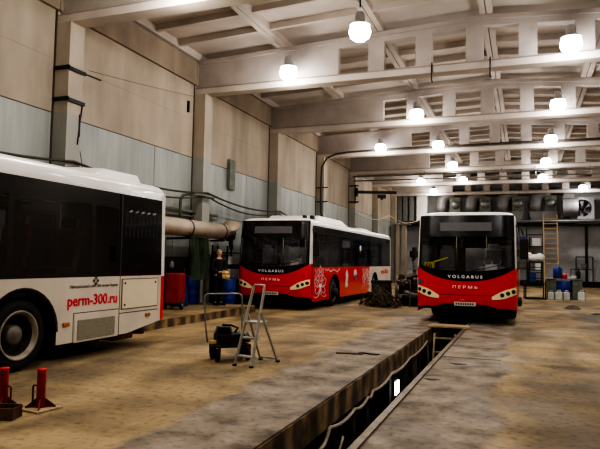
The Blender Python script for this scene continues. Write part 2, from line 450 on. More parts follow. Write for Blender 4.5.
# beams with openings and ribbed look
def make_beam(y):
    b = MB(); ya, yb = y, y+.40
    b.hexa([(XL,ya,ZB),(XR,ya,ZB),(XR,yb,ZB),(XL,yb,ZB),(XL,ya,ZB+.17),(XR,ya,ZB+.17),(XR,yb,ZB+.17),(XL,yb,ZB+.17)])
    wa, wb = y+.09, y+.31
    b.mi = 1
    b.hexa([(XL,ya,ZB+.17),(XR,ya,ZB+.17),(XR,yb,ZB+.17),(XL,yb,ZB+.17),(XL,wa,ZB+.24),(XR,wa,ZB+.24),(XR,wb,ZB+.24),(XL,wb,ZB+.24)])
    def web(x0, x1, lo=None, cap=0):
        z0 = lambda x: (ZB+.24 if lo is None else zc(x)-lo)
        for (p, q) in ([(x0, -.9), (-.9, x1)] if x0 < -.9 < x1 else [(x0, x1)]):
            b.hexa([(p,wa,z0(p)),(q,wa,z0(q)),(q,wb,z0(q)),(p,wb,z0(p)),(p,wa,zc(p)-.0),(q,wa,zc(q)),(q,wb,zc(q)),(p,wb,zc(p))])
    cur = XL
    for k in range(-3, 5):
        xa = -.98+1.33*k; xb = xa+.88
        web(cur, xa); web(xa, xb, .27); cur = xb
    web(cur, XR)
    # top flange
    for (p, q) in ((XL, -.9), (-.9, XR)):
        b.hexa([(p,ya+.03,zc(p)-.12),(q,ya+.03,zc(q)-.12),(q,yb-.03,zc(q)-.12),(p,yb-.03,zc(p)-.12),(p,ya+.03,zc(p)-.005),(q,ya+.03,zc(q)-.005),(q,yb-.03,zc(q)-.005),(p,yb-.03,zc(p)-.005)])
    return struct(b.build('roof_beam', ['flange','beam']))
for y in BEAMS: make_beam(y)
# raised strip of floor along the left wall
b = MB(); b.box(XL, -7.5, 9.75, 16.2, 0, .2); b.mi = 1
b.box(-7.5, -7.488, 9.75, 16.2, .0, .185); b.box(-8.6, -7.5, 9.738, 9.75, 0, .185)
struct(b.build('trim_raised_floor', ['floor', 'stripe']))

# ------------------------------------------------------------------ ceiling lamps
def make_lamp():
    t = thing('high_bay_lamp', 'x', 'lamp')
    b = MB(); b.lathe([(0,.46),(.10,.46),(.12,.40),(.12,.24),(.16,.20)], (0,0,0)); b.build('housing', 'housing', t)
    b = MB(); b.lathe([(.12,.24),(.17,.22),(.24,.17),(.25,.15),(.23,.16),(.16,.19)], (0,0,0)); b.build('reflector', 'housing', t)
    b = MB(); b.lathe([(.0,.18),(.14,.17),(.22,.12),(.255,.03),(.255,-.04),(.22,-.13),(.13,-.2),(0,-.225)], (0,0,0)); b.build('glowing_lens', 'bulb', t)  # globe enlarged so its shape takes in the glare around the bulb
    b = MB(); b.bar((0,.05,.32),(0,.27,.32),.05,.03); b.bar((0,.26,.33),(0,.425,-.1),.05,.03); b.build('bracket', 'black_metal', t)
    return t
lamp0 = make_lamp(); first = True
LAMPS = []
ords = ['first','second','third','fourth','fifth','sixth','seventh']
bn = {1:'nearest full roof beam',2:'second full roof beam',3:'third full roof beam',4:'fourth full roof beam',5:'fifth full roof beam',6:'last roof beam'}
col_name = {-6.3:'close to the left wall', -3.63:'left of the middle row', 1.1:'on the right side', 3.83:'at the far right edge'}
spec = [(1,-6.3),(1,1.1),(2,-3.63),(2,1.1),(3,-6.3),(3,-3.63),(3,1.1),(4,-3.63),(4,1.1),(5,-6.3),(5,1.1),(5,-3.63),(6,3.83),(6,-6.3)]
def put_lamp(x, y, z, label, power=None):
    global first
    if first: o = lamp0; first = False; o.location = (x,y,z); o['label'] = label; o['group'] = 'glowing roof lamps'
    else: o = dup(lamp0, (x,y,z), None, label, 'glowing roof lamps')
    for kind, en in (('SPOT', 300), ('POINT', 150)):
        ld = bpy.data.lights.new('lamp_light', kind); ld.energy = en*(power or 1); ld.shadow_soft_size = .18
        ld.color = (1,.91,.80) if x < -3 else (.98,.94,.90)
        if kind == 'SPOT': ld.spot_size = math.radians(150); ld.spot_blend = .75
        lo = bpy.data.objects.new('lamp_light', ld); COL.objects.link(lo); lo.location = (x, y-.02, z-.42)
    LAMPS.append(o)
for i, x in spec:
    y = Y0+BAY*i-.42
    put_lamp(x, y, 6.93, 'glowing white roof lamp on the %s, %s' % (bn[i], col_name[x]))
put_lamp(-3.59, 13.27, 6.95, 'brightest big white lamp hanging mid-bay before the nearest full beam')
b = MB(); b.cyl((0,0,.6),(0,0,1.0),.02,8); b.build('suspension_rod', 'black_metal', LAMPS[-1])
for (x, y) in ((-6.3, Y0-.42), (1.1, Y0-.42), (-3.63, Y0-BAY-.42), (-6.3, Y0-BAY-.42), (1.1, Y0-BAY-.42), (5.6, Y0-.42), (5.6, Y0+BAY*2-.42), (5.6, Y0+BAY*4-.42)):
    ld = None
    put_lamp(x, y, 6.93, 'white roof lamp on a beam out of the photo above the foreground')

# ------------------------------------------------------------------ buses
HW = 1.25; L_BUS = 12.0
def Fy(x, z):
    a = abs(x)/HW
    y = .07*a*a + .27*(1-math.sqrt(max(0, 1-max(0, (abs(x)-.97)/.285)**2)))
    if z > 1.1: y += .15*((z-1.1)/1.7)**1.3
    if z < .75: y += .05*((.75-z)/.35)**2
    return y
def Sx(z):
    s = HW
    if z > 1.3: s -= .03*((z-1.3)/1.4)
    return s
def fp(u, z, off=0):
    x = u*Sx(z); return V(x*(1+off/HW), Fy(u*HW, z)-off, z)

def make_bus(name, label, style, loc):
    t = thing(name, label, 'bus', loc)
    near = style == 'near'
    zw0, zw1 = (1.24, 2.58) if near else (1.36, 2.64)
    zk = .28
    US = [math.sin(k/14*PI/2)*1.0 for k in range(-14, 15)]
    US = sorted(set(round(u, 5) for u in US))
    zm = lambda u: 1.10 + .37*abs(u)**2.3
    paint_low = 'white_dirty' if near else 'red'
    # front lower panel
    def zlo(u):
        a = abs(u)
        if a < .42: return .52
        if a < .55: return .52-.06*(a-.42)/.13
        if a < .82: return .46-.03*math.sin((a-.55)/.27*PI)
        return .44-.04*min(1,(a-.82)/.15)
    b = MB(); b.grid(lambda u, v: fp(u, zlo(u)+(zm(u)-zlo(u))*v), US, linspace(0,1,9))
    fpn = b.build('front_panel', paint_low, t)
    # bumper crease and dark lower valance
    b = MB(); b.grid(lambda u, v: fp(u, .37+(zlo(u)+.01-.37)*v, -.06), linspace(-.96,.96,25), linspace(0,1,3)); b.build('front_valance', 'matte_black', t)
    b = MB(); b.grid(lambda u, v: fp(u, .745+v*.012, .003), linspace(-.62,.62,21), [0,1]); b.build('bumper_seam', 'matte_black', t)
    # windshield surround
    zg = lambda u: zm(u)+.26-.20*abs(u)**2.3
    zt = 2.25
    b = MB()
    b.grid(lambda u, v: fp(u, zm(u)+(zg(u)-zm(u))*v, .002), linspace(-.965,.965,31), linspace(0,1,4))
    b.grid(lambda u, v: fp(u, zt+(2.81-zt)*v, .006), linspace(-.965,.965,31), linspace(0,1,6))
    for s in (-1, 1):
        b.grid(lambda u, v: fp(s*u, zg(s*u)+(zt-zg(s*u))*v, .002), linspace(.9,.965,5), linspace(0,1,10))
    b.build('windshield_surround', 'black', t)
    b = MB(); b.grid(lambda u, v: fp(u, zg(u)+(zt-zg(u))*v, .002), linspace(-.9,.9,31), linspace(0,1,11)); b.build('windshield', 'glass', t)
    # route display behind the upper screen
    b = MB(); b.grid(lambda u, v: fp(u, 2.40+.22*v, .014), linspace(-.52,.52,13), linspace(0,1,3)); b.build('route_display', 'display_grey', t)
    # white corner strips
    for s in (-1, 1):
        b = MB()
        b.grid(lambda u, v: fp(s*u, zm(u)+(2.74-zm(u))*v, .003), linspace(.965,1,4), linspace(0,1,8))
        b.grid(lambda w, z: V(s*Sx(z), Fy(HW,z)+w, z), [0,.05,.09], linspace(zm(1),2.74,8))
        bmesh.ops.remove_doubles(b.bm, verts=b.bm.verts, dist=.006)
        b.build('corner_pillar', 'white', t)
    # roof
    def ring(z, ins):
        pts = []
        for u in US: pts.append(V(u*(Sx(2.74)-ins), Fy(u*HW, 2.74)+ins*.8, z))
        xs_ = Sx(2.74)-ins
        for yy in (1.5,4,7,10,11.92): pts.append(V(xs_, yy-(ins if yy > 11 else 0), z))
        for yy in (12.0-.02,): pts.append(V(xs_-.06, yy-ins, z)); pts.append(V(-xs_+.06, yy-ins, z))
        for yy in (11.92,10,7,4,1.5): pts.append(V(-xs_, yy-(ins if yy > 11 else 0), z))
        return pts
    b = MB()
    rs = [[b.bm.verts.new(p) for p in ring(z, i)] for z, i in ((zw1+.02,0),(2.74,0),(2.80,.025),(2.85,.075),(2.885,.16),(2.905,.3),(2.93,.9),(2.935,1.1))]
    n = len(rs[0]); nf = len(US)
    for ri, (p, q) in enumerate(zip(rs, rs[1:])):
        for k in range(n):
            if ri == 0 and k < nf-1: continue
            f = b.bm.faces.new((p[k], p[(k+1)%n], q[(k+1)%n], q[k])); f.smooth = True
    b.bm.faces.new(rs[-1])
    b.build('roof', 'white', t)
    # side panels with wheel arches
    AX = (2.7, 8.66); AR = .62; AZ = .47
    def zb(y):
        z = zk
        for c in AX:
            if abs(y-c) < AR: z = max(z, AZ+math.sqrt(max(0, AR*AR-(y-c)**2)))
        if y > 10.9: z = max(z, zk+.16*(y-10.9)/1.1)
        return z
    cols = [.36,.5,.8,1.2,1.6,2.0]
    for c in AX:
        cols += [c-AR-.001] + [c-AR*math.cos(PI*k/16) for k in range(17)] + [c+AR+.001]
    cols += [3.6,4.4,5.2,6,6.8,7.4,7.75,9.6,10.2,10.9,11.4,11.8,11.86,11.95]
    cols = sorted(cols)
    for s in (-1, 1):
        b = MB()
        for ya, yb in zip(cols, cols[1:]):
            ym = (ya+yb)/2
            if style == 'near': b.mi = 1 if ya >= 11.86-.001 else 0
            else: b.mi = 1 if (ya < 7.75-.001 or ya > 11.9) else 0
            yo = max(ya, Fy(HW, 1)) if ya < .45 else ya
            z0, z1 = zb(ya), zb(yb)
            zt0 = zw0 if ya > .45 else zm(1)
            h = [0, .5, 1]
            for v0, v1 in zip(h, h[1:]):
                g = lambda yy, z_, v: V(s*HW, yy, z_+(zw0-z_)*v)
                b.face([g(yo,z0,v0), g(yb,z1,v0), g(yb,z1,v1), g(yo,z0,v1)])
        b.build('side_panel', ['white_dirty', 'red'], t)
        for c in AX:
            b = MB()
            for k in range(16):
                a0, a1 = PI*k/16, PI*(k+1)/16
                P = lambda a, xx, r: V(s*xx, c-r*math.cos(a), AZ+r*math.sin(a))
                b.face([P(a0,HW+.004,AR), P(a1,HW+.004,AR), P(a1,HW+.004,AR+.03), P(a0,HW+.004,AR+.03)])
                b.face([P(a0,HW,AR), P(a1,HW,AR), P(a1,.82,AR), P(a0,.82,AR)])
            b.build('arch_liner', 'matte_black', t)
        # glazing band: window panes and black pillars
        P = [.45, 2.05, 3.6, 5.2, 6.8, 8.4, 10.0, 10.65 if near else 11.0]
        sp = lambda yy, z, o=0: V(s*(Sx(z)+o), yy, z)
        b = MB()
        for ye in P: b.grid(lambda yy, z: sp(yy, z, .002), [ye-.05, ye+.05], linspace(zw0, zw1, 4))
        b.grid(lambda yy, z: sp(yy, z, .001), [.45, 11.94], [zw0, zw0+.05]); b.grid(lambda yy, z: sp(yy, z, .001), [.45, 11.94], [zw1-.22, zw1+.03])
        b.grid(lambda yy, z: sp(yy, z, .001), [P[-1], 11.94], linspace(zw0, zw1, 4))
        b.build('window_surround', 'black', t)
        for ya, yb in zip(P, P[1:]):
            b = MB(); b.grid(lambda yy, z: sp(yy, z), [ya+.05, yb-.05], linspace(zw0+.05, zw1-.22, 4)); b.build('side_window', 'glass_dark', t)
    # rear
    b = MB(); b.box(-1.19,1.19,11.9,11.99,.42,1.2); b.mi = 1; b.box(-1.16,1.16,11.9,11.98,1.2,2.72)
    b.mi = 2; b.box(-1.0,1.0,11.98,11.995,1.35,2.4)
    b.build('rear_panel', ['red','white','black'], t)
    for s in (-1, 1):
        b = MB()
        pr = [(s*HW,11.95),(s*1.24,11.975),(s*1.21,11.995),(s*1.17,12.0)]
        for (a, c) in zip(pr, pr[1:]):
            b.mi = 0; b.face([V(a[0],a[1],.42),V(c[0],c[1],.42),V(c[0],c[1],1.22),V(a[0],a[1],1.22)])
            b.mi = 1; b.face([V(a[0]*.985,a[1],1.22),V(c[0]*.985,c[1],1.22),V(c[0]*.98,c[1],2.74),V(a[0]*.98,a[1],2.74)])
        b.mi = 1; b.face([V(s*(Sx(1.3)+.003),11.86,1.22),V(s*(Sx(1.3)+.003),11.955,1.22),V(s*(Sx(2.6)+.003),11.955,2.7),V(s*(Sx(2.6)+.003),11.86,2.7)])
        bmesh.ops.remove_doubles(b.bm, verts=b.bm.verts, dist=.0005); b.build('rear_corner', ['red','white'], t)
    # underbody, floor, interior
    b = MB(); b.box(-.80,.80,.65,11.8,.30,.98); b.box(-1.2,1.2,.5,11.9,1.0,1.05)
    for (ya, yb) in ((.6,1.95),(3.45,7.9),(9.4,11.7)): b.box(-1.18,1.18,ya,yb,.40,1.0)
    b.build('underbody', 'matte_black', t)
    b = MB(); b.box(-1.1,1.1,.48,.95,1.05,1.30); b.bbox((.62,.86,1.38),(.7,.25,.2),(0,0,0),.05)
    b.cyl((.62,.95,1.42),(.62,1.10,1.62),.03,8); b.lathe([(.22,0),(.235,.015),(.22,.03),(.205,.015),(.22,0)], (.62,1.08,1.60), (0,-.55,.8), 20)
    b.build('dashboard', 'interior', t)
    def seat(x, y, m):
        b = MB(); b.bbox((x,y,1.32),(.46,.46,.12),(0,0,0),.03); b.bbox((x,y+.24,1.66),(.46,.11,.66),(-.15,0,0),.04); b.bbox((x,y+.31,2.04),(.3,.09,.16),(-.15,0,0),.03)
        b.box(x-.06,x+.06,y-.06,y+.06,1.05,1.28)
        b.build('passenger_seat', m, t)
    sm = 'seat_red' if near else 'seat_grey'
    seat(.62, 1.5, 'seat_grey')
    for yy in (3.2,4.2,5.2,6.4,7.4,8.6,9.6): seat(.86, yy, sm); seat(-.86, yy, sm)
    b = MB()
    for xx in (-.42,.42):
        for yy in (2.0,4.0,6.0,8.0): b.cyl((xx,yy,1.05),(xx,yy,2.62),.018,8)
        b.cyl((xx,1.9,2.35),(xx,9.5,2.35),.018,8)
    b.build('handrail', 'rail_olive', t)
    b = MB(); b.box(-.15,1.15,1.82,1.86,1.05,2.0); b.build('cab_partition', 'interior', t)
    b = MB(); b.box(-1.15,1.15,.5,11.8,2.62,2.66); b.build('interior_ceiling', 'interior', t)
    if not near:
        ld = bpy.data.lights.new('cabin_fill_light', 'POINT'); ld.energy = 22; ld.shadow_soft_size = .3; ld.color = (1,.95,.85)  # added fill lamp, brightens the interior seen through the windshield
        lo = bpy.data.objects.new('cabin_fill_light', ld); COL.objects.link(lo); lo.parent = t; lo.location = (0,1.75,2.45)
    # wheels
    for c in AX:
        for s in (-1, 1):
            w = MB(); w.lathe([(.30,-.14),(.42,-.145),(.475,-.12),(.485,-.06),(.485,.06),(.475,.12),(.42,.145),(.30,.14),(.30,-.14)], (s*1.05,c,.485), (s,0,0), 32)
            wo = w.build('wheel', 'rubber', t)
            if c > 5:
                r = MB(); r.lathe([(.305,.12),(.335,.15),(.325,.165),(.30,.15),(.275,.10)], (s*1.05,c,.485), (s,0,0), 28); r.mi = 1; r.lathe([(.275,.10),(.25,-.02),(.20,-.06),(.12,-.06)], (s*1.05,c,.485), (s,0,0), 28)
            else:
                r = MB(); r.lathe([(.305,.12),(.335,.15),(.325,.165),(.29,.14)], (s*1.05,c,.485), (s,0,0), 28); r.mi = 1; r.lathe([(.29,.14),(.25,.12),(.20,.15),(.12,.16)], (s*1.05,c,.485), (s,0,0), 28)
            r.build('rim', ['rim','dish'] if near else ['hub','dish'], wo)
            h = MB(); d = -.06 if c > 5 else .15
            h.lathe([(.14,d),(.135,d+.13),(.11,d+.15),(0,d+.16)], (s*1.05,c,.485), (s,0,0), 18)
            for k in range(10):
                an = 2*PI*k/10; h.cyl((s*(1.05+d-.01), c+.17*math.cos(an), .485+.17*math.sin(an)), (s*(1.05+d+.03), c+.17*math.cos(an), .485+.17*math.sin(an)), .015, 6)
            h.build('hub', 'hub' if near else 'dish', wo)
    if near: return t
    # headlights
    for s in (-1, 1):
        b = MB()
        def hl(w, v):
            u = .52+.46*w; zc_ = .69+.20*w; hh = (.095*math.sin(min(1, .18+w*1.25)*PI/2)+.01)*(1-.35*max(0,w-.6))
            return fp(s*u, zc_+(v-.5)*2*hh, .008)
        b.grid(hl, linspace(0,1,14), linspace(0,1,6)); ho = b.build('headlight', 'lens', t)
        b = MB()
        for w in (.42,.66,.88):
            u = .52+.46*w; z = .69+.20*w; c = fp(s*u, z, .012); r = .052
            b.grid(lambda a, q: fp(s*(u+q*r*math.cos(a)/HW), z+q*r*math.sin(a), .013), linspace(0,2*PI,13), [0,.5,1])
        b.build('headlight_reflector', 'lens_dark', ho)
    # wipers
    for s, x0 in ((1,.15),(-1,-.75)):
        b = MB(); pts = [fp((x0+s*0)/HW, 1.22, .03)]
        b.tube([fp(q/HW, zg(q/HW)+.015+.05*k, .03) for k, q in enumerate((x0, x0+.35, x0+.75))], .012, 6)
        b.build('wiper', 'matte_black', t)
    b = MB(); b.grid(lambda u, v: fp(u, .475+.10*v, .03), linspace(-.21,.21,7), [0,1]); pl = b.build('licence_plate', 'plate', t)
    b = MB()
    for k in range(8): b.grid(lambda u, v: fp(u, .50+.05*v, .033), [-.18+k*.045,-.15+k*.045], [0,1])
    b.build('plate_mark', 'dark_letter', pl)
    # lettering
    for nm, tx, sz, mm_, z_, wd, bo in (('maker_lettering', 'VOLGABUS', .105, 'lettering', 1.215, .86, .003), ('town_lettering', 'ПЕРМЬ', .10, 'pink_letter', .95, .62, .002)):
        lt = text_obj(nm, tx, sz, mm_, t, (0,0,z_), (1,0,0), (0,0,1), .004, bo, width=wd, space=1.55)
        for v_ in lt.data.vertices: v_.co.y += Fy(v_.co.x, v_.co.z+z_)-.018
    # mirror on the bus's left-hand corner
    b = MB(); b.tube([(1.2,.42,2.55),(1.34,.25,2.5),(1.40,.22,2.3)], .018, 8); b.bbox((1.42,.22,1.95),(.2,.10,.52),(0,0,0),.04); b.build('mirror', 'matte_black', t)
    return t

# near bus on the left
XLB, YLB = -6.245-HW, 9.50-L_BUS
bl = make_bus('city_bus', 'white city bus in the left foreground seen from its side and rear corner', 'near', (XLB, YLB, 0))
S = HW+.003
def side_quad(parent, name, m, y0, y1, z0, z1, off=.003, bev=None, t=.0):
    b = MB(); b.hexa([(HW-.01,y0,z0),(HW-.01,y1,z0),(HW+off,y1,z0),(HW+off,y0,z0),(HW-.01,y0,z1),(HW-.01,y1,z1),(HW+off,y1,z1),(HW+off,y0,z1)])
    return b.build(name, m, parent)
ly = lambda wy: wy - YLB
# engine hatch, vent flap, seams
b = MB()
for (y0,y1,z0,z1) in ((8.185,9.27,.62,.635),(8.17,8.185,.24,2.6),(7.12,8.17,.70,.712),(7.11,7.122,.26,.71)): b.box(HW-.01,HW+.003,ly(y0),ly(y1),z0,z1)
b.build('panel_seam', 'dark_letter', bl)
h = side_quad(bl, 'engine_hatch', 'cream_hatch', ly(8.24), ly(9.24), .70, 1.18, .012)
b = MB()
for y, z in ((8.30,1.12),(9.17,1.12),(8.30,.76)): b.cyl((HW+.01,ly(y),z),(HW+.02,ly(y),z),.02,8)
b.build('hatch_latch', 'dark_letter', h)
b = MB()
for (y0,y1,z0,z1) in ((8.22,9.26,1.18,1.195),(8.22,9.26,.685,.70),(8.22,8.24,.69,1.19),(9.24,9.26,.69,1.19)): b.box(HW-.01,HW+.006,ly(y0),ly(y1),z0,z1)
b.build('hatch_gasket', 'brown_wood', h)
v = side_quad(bl, 'vent_flap', 'white_dirty', ly(7.14), ly(8.15), .27, .69, .008)
b = MB(); b.bbox((HW+.012,ly(7.63),.45),(.012,.86,.30),(0,0,0),.005); b.build('vent_mesh', 'mesh_grey', v)
for y, z in ((6.96,.56),(8.97,.55)):
    b = MB(); b.bbox((HW+.012,ly(y),z),(.03,.13,.06),(0,0,0),.012); b.build('marker_light', 'amber', bl)
# black louvred panel of the engine bay
b = MB()
b.box(HW-.04,HW-.026,ly(8.22),ly(9.28),1.28,2.52)
b.build('louvre_panel', 'black', bl)
b = MB()
for k in range(5): b.bbox((HW-.015,ly(8.42+k*.17),2.33),(.02,.09,.03),(.3,0,0),.006)
b.build('louvre_highlight', 'steel', bl)
b = MB()
for k in range(9): b.box(HW-.028,HW-.012,ly(8.28+k*.115),ly(8.31+k*.115),1.35,2.28)
b.build('louvre_bar', 'matte_black', bl)
# lettering (the QR code beside it is left out)
text_obj('web_lettering', 'perm-300.ru', .30, 'red_letter', bl, (HW+.006, ly(7.545), .885), (0,1,0), (0,0,1), .002, .006, width=1.13)
text_obj('slogan_lettering', 'Официальный сайт 300-летия Перми', .07, 'dark_letter', bl, (HW+.006, ly(7.56), 1.10), (0,1,0), (0,0,1), .002, -.0006, width=1.10)
b = MB()
for dy, dz in ((-.045,0),(.045,0),(0,.045),(0,-.045)):
    c = V(HW+.003, ly(7.58)+dy, 1.18+dz); r = .032
    b.prism([c+V(0,-r,0),c+V(0,0,-r),c+V(0,r,0),c+V(0,0,r)], (1,0,0), .004)
b.build('emblem', 'dark_letter', bl)
# roof fairing, mud flaps of the rear underside, exhaust lump
b = MB(); b.hexa([(.1,ly(7.5),2.9),(1.12,ly(7.5),2.82),(1.12,ly(8.86),2.82),(.1,ly(8.86),2.9),(.2,ly(7.9),3.06),(1.04,ly(7.9),3.0),(1.06,ly(8.8),3.0),(.2,ly(8.8),3.06)]); b.build('roof_fairing', 'white', bl)
b = MB(); b.bbox((1.0,ly(8.4),.25),(.4,.5,.16),(0,0,0),.04); b.cyl((.9,ly(8.6),.28),(1.15,ly(9.0),.26),.06,10); b.build('exhaust', 'rusty', bl)
b = MB(); b.bbox((1.0,ly(7.7),.24),(.3,.3,.12),(0,0,0),.03); b.build('underbody_bracket', 'rusty', bl)

# middle bus
XMB, YMB = -6.15-HW, 17.10
bm_ = make_bus('city_bus', 'red and white city bus with white line drawings, parked along the left wall', 'mid', (XMB, YMB, 0))
b = MB(); b.hexa([(-.75,1.2,2.88),(1.05,1.2,2.84),(1.05,5.1,2.84),(-.75,5.1,2.88),(-.7,1.6,3.08),(.98,1.6,3.06),(.98,4.3,3.06),(-.7,4.3,3.08)]); b.build('roof_unit', 'white', bm_)
b = MB(); b.hexa([(-.7,7.5,2.9),(.9,7.5,2.9),(.9,9.2,2.9),(-.7,9.2,2.9),(-.6,7.7,3.0),(.8,7.7,3.0),(.8,9.0,3.0),(-.6,9.0,3.0)]); b.build('roof_hatch', 'white', bm_)
b = MB(); b.bbox((.9,1.25,2.98),(.1,.25,.12),(0,0,0),.02); b.bbox((.6,1.35,3.0),(.1,.2,.12),(0,0,0),.02); b.build('roof_vent', 'matte_black', bm_)
def line_art(parent, polys, r=.013):
    b = MB()
    for p in polys: b.tube([V(HW+.004, y, z) for (y, z) in p], r, 5, True)
    # flatten onto the panel
    for v_ in b.bm.verts: v_.co.x = HW + (v_.co.x-HW)*.35
    return b.build('line_drawing', 'lettering', parent)
polys = []
cy, cz = 1.15, 1.0
for r in (.10,.2): polys.append([(cy+r*math.cos(a), cz+r*math.sin(a)) for a in linspace(0,2*PI,17)])
for k in range(8):
    a = 2*PI*k/8; pts = []
    for q in linspace(0,1,9):
        rr = .2+.20*math.sin(q*PI); aa = a+(q-.5)*.75; pts.append((cy+rr*math.cos(aa), cz+rr*math.sin(aa)))
    polys.append(pts)
for sgn in (-1, 1):
    polys.append([(cy+sgn*.05, .78),(cy+sgn*.25,.70),(cy+sgn*.5,.78),(cy+sgn*.60,.95),(cy+sgn*.45,1.0)])
    polys.append([(cy+sgn*.02,.75),(cy+sgn*.12,.58),(cy+sgn*.35,.5),(cy+sgn*.55,.58),(cy+sgn*.42,.68)])
    polys.append([(cy+sgn*.02,.6),(cy+sgn*.2,.42),(cy+sgn*.5,.38),(cy+sgn*.62,.46)])
polys.append([(cy,.8),(cy,.36)])
polys.append([(1.6,1.30),(1.8,1.24),(2.0,1.28),(2.2,1.2),(2.6,1.27),(3.0,1.18),(3.3,1.3)])
polys.append([(.6,1.28),(.75,1.2),(.62,1.05),(.75,.9),(.6,.75),(.7,.55)])
line_art(bm_, polys)
polys = []
for k in range(5):
    y0 = 6.5+k*.27; polys.append([(y0,.45+.05*k),(y0+.15,.7),(y0-.05,.9),(y0+.18,1.1),(y0+.05,1.28)])
for k in range(4):
    y0 = 6.7+k*.25; polys.append([(y0+.14*math.cos(a), .85+.12*k%0.3+.14*math.sin(a)) for a in linspace(0,2*PI,11)])
line_art(bm_, polys)
# ragged white boundary of the tail colour
b = MB()
for k in range(8):
    z0 = .32+k*.125; y0 = 7.35+(.22 if k%2 else 0); b.prism([(HW+.002,7.76,z0-.02),(HW+.002,7.76,z0+.15),(HW+.002,y0,z0+.06)], (1,0,0), .002)
b.build('paint_edge', 'white_dirty', bm_)
# white standing animal emblem and blue-white badge
b = MB()
b.prism([(HW+.002,y,z) for y, z in ((4.02,.62),(4.12,.60),(4.16,.74),(4.22,.60),(4.34,.62),(4.32,.85),(4.38,1.0),(4.34,1.16),(4.24,1.26),(4.14,1.20),(4.04,1.08),(4.10,.95),(4.04,.84))], (1,0,0), .003)
b.build('emblem', 'white', bm_)
b = MB(); b.prism([(HW+.002,y,z) for y, z in ((5.2,1.02),(5.5,1.0),(5.62,1.1),(5.5,1.24),(5.3,1.25),(5.18,1.14))], (1,0,0), .003); b.build('badge', 'white', bm_)
b = MB(); b.prism([(HW+.004,y,z) for y, z in ((5.35,.84),(5.55,.86),(5.6,1.04),(5.42,1.06),(5.3,.95))], (1,0,0), .003); b.build('badge_mark', 'bluegrey', bm_)
text_obj('web_lettering', 'perm-300.ru', .26, 'red_letter', bm_, (HW+.006, 10.6, 1.12), (0,1,0), (0,0,1), .002, .005, width=1.5)
b = MB(); b.bbox((HW-.02,6.2,2.05),(.01,.22,.30)); b.build('window_notice', 'paper', bm_)

# right bus
XAB, YAB = -2.66+HW, 15.75
ba = make_bus('city_bus', 'red fronted city bus facing the camera over the inspection pit', 'front', (XAB, YAB, 0))
b = MB(); b.grid(lambda u, v_: fp(u, 1.02+.10*v_, .006), [-.97,-.93,-.88], [0,1]); b.build('sticker', 'bluegrey', ba)
b = MB(); b.grid(lambda u, v_: fp(u, 1.0+.16*v_, .006), [-.995,-.985,-.975], [0,1]); b.build('sticker_edge', 'white', ba)
# things seen behind its windscreen
rc = thing('route_card', 'small yellow route number card behind the windscreen of the right bus', 'card', (XAB-.98, YAB+.42, 1.36))
b = MB(); b.bbox((0,0,.11),(.25,.012,.22),(0,0,0),.004); b.build('card_sheet', 'yellow', rc)
text_obj('number', '68', .19, 'dark_letter', rc, (0,-.009,.11), (1,0,0), (0,0,1), .002, .004)
b = MB(); b.tube([(0,0,.0),(.0,.0,.25),(.36,-.05,.36)], .022, 8); tag(b.build('grab_handle', 'yellow', None, (XAB-.84, YAB+.45, 1.34)), 'yellow handle bar beside the route card in the right bus', 'handle bar')
b = MB(); b.bbox((0,0,.12),(.30,.01,.22),(-.35,0,0)); tag(b.build('paper_sheet', 'paper', None, (XAB+.62, YAB+.43, 1.32)), 'white paper sheet propped on the dashboard of the right bus', 'paper')
b = MB(); b.bbox((0,0,.12),(.28,.01,.22),(-.35,0,0)); tag(b.build('paper_sheet', 'paper', None, (XMB+.62, YMB+.43, 1.32)), 'white paper sheet propped on the dashboard of the line-drawing bus', 'paper')

# ------------------------------------------------------------------ jack stands and crate
def jack(loc, rz, label):
    t = thing('jack_stand', label, 'jack stand', loc, rz, 'red jack stands')
    b = MB(); b.bbox((0,0,.012),(.30,.30,.024),(0,0,0),.004); b.build('base_plate', 'plank', t)
    b = MB(); b.lathe([(0,.024),(.043,.024),(.043,.43),(.046,.435),(.046,.45),(.03,.455),(0,.455)], (0,0,0), (0,0,1), 20); b.build('post', 'jack', t)
    b = MB()
    for k in range(4):
        a = PI/4+k*PI/2; d = V(math.cos(a), math.sin(a), 0); n = V(-d.y, d.x, 0)
        b.prism([d*.04+n*-.006+V(0,0,.024), d*.145+n*-.006+V(0,0,.024), d*.145+n*-.006+V(0,0,.035), d*.04+n*-.006+V(0,0,.13)], n, .012)
    b.build('gusset', 'jack_dark', t)
    b = MB(); b.tube([(-.04,0,.255),(-.11,0,.255),(-.125,0,.24),(-.125,0,.08),(-.125,0,.024)], .010, 8); b.build('handle', 'jack_dark', t)
    return t
jk1 = jack((-4.58,4.80,0), -.15, 'red tubular jack stand standing alone right of the small crate')
jk2 = jack((-4.955,4.685,0), PI-.2, 'red tubular jack stand half cut by the left edge, behind the small crate')
jk1.scale = jk2.scale = (1,1,.90)
t = thing('metal_crate', 'small dirty brown open crate in front of the red jack stands', 'crate', (-4.64,4.40,0), .35)
b = MB(); b.box(-.13,.13,-.09,.09,0,.012); 
for x in (-.13,.12): b.box(x,x+.012,-.09,.09,.0,.11)
b.build('tray', 'rusty', t)
b = MB(); b.box(-.13,.132,-.098,-.085,0,.115); b.build('front_board', 'brown_wood', t)
b = MB(); b.box(-.13,.132,.085,.098,0,.115); b.build('rear_board', 'brown_wood', t)

# ------------------------------------------------------------------ step ladder
t = thing('step_ladder', 'aluminium step ladder with high handrail standing open on the floor', 'step ladder', (-3.81,7.86,0), -.20)
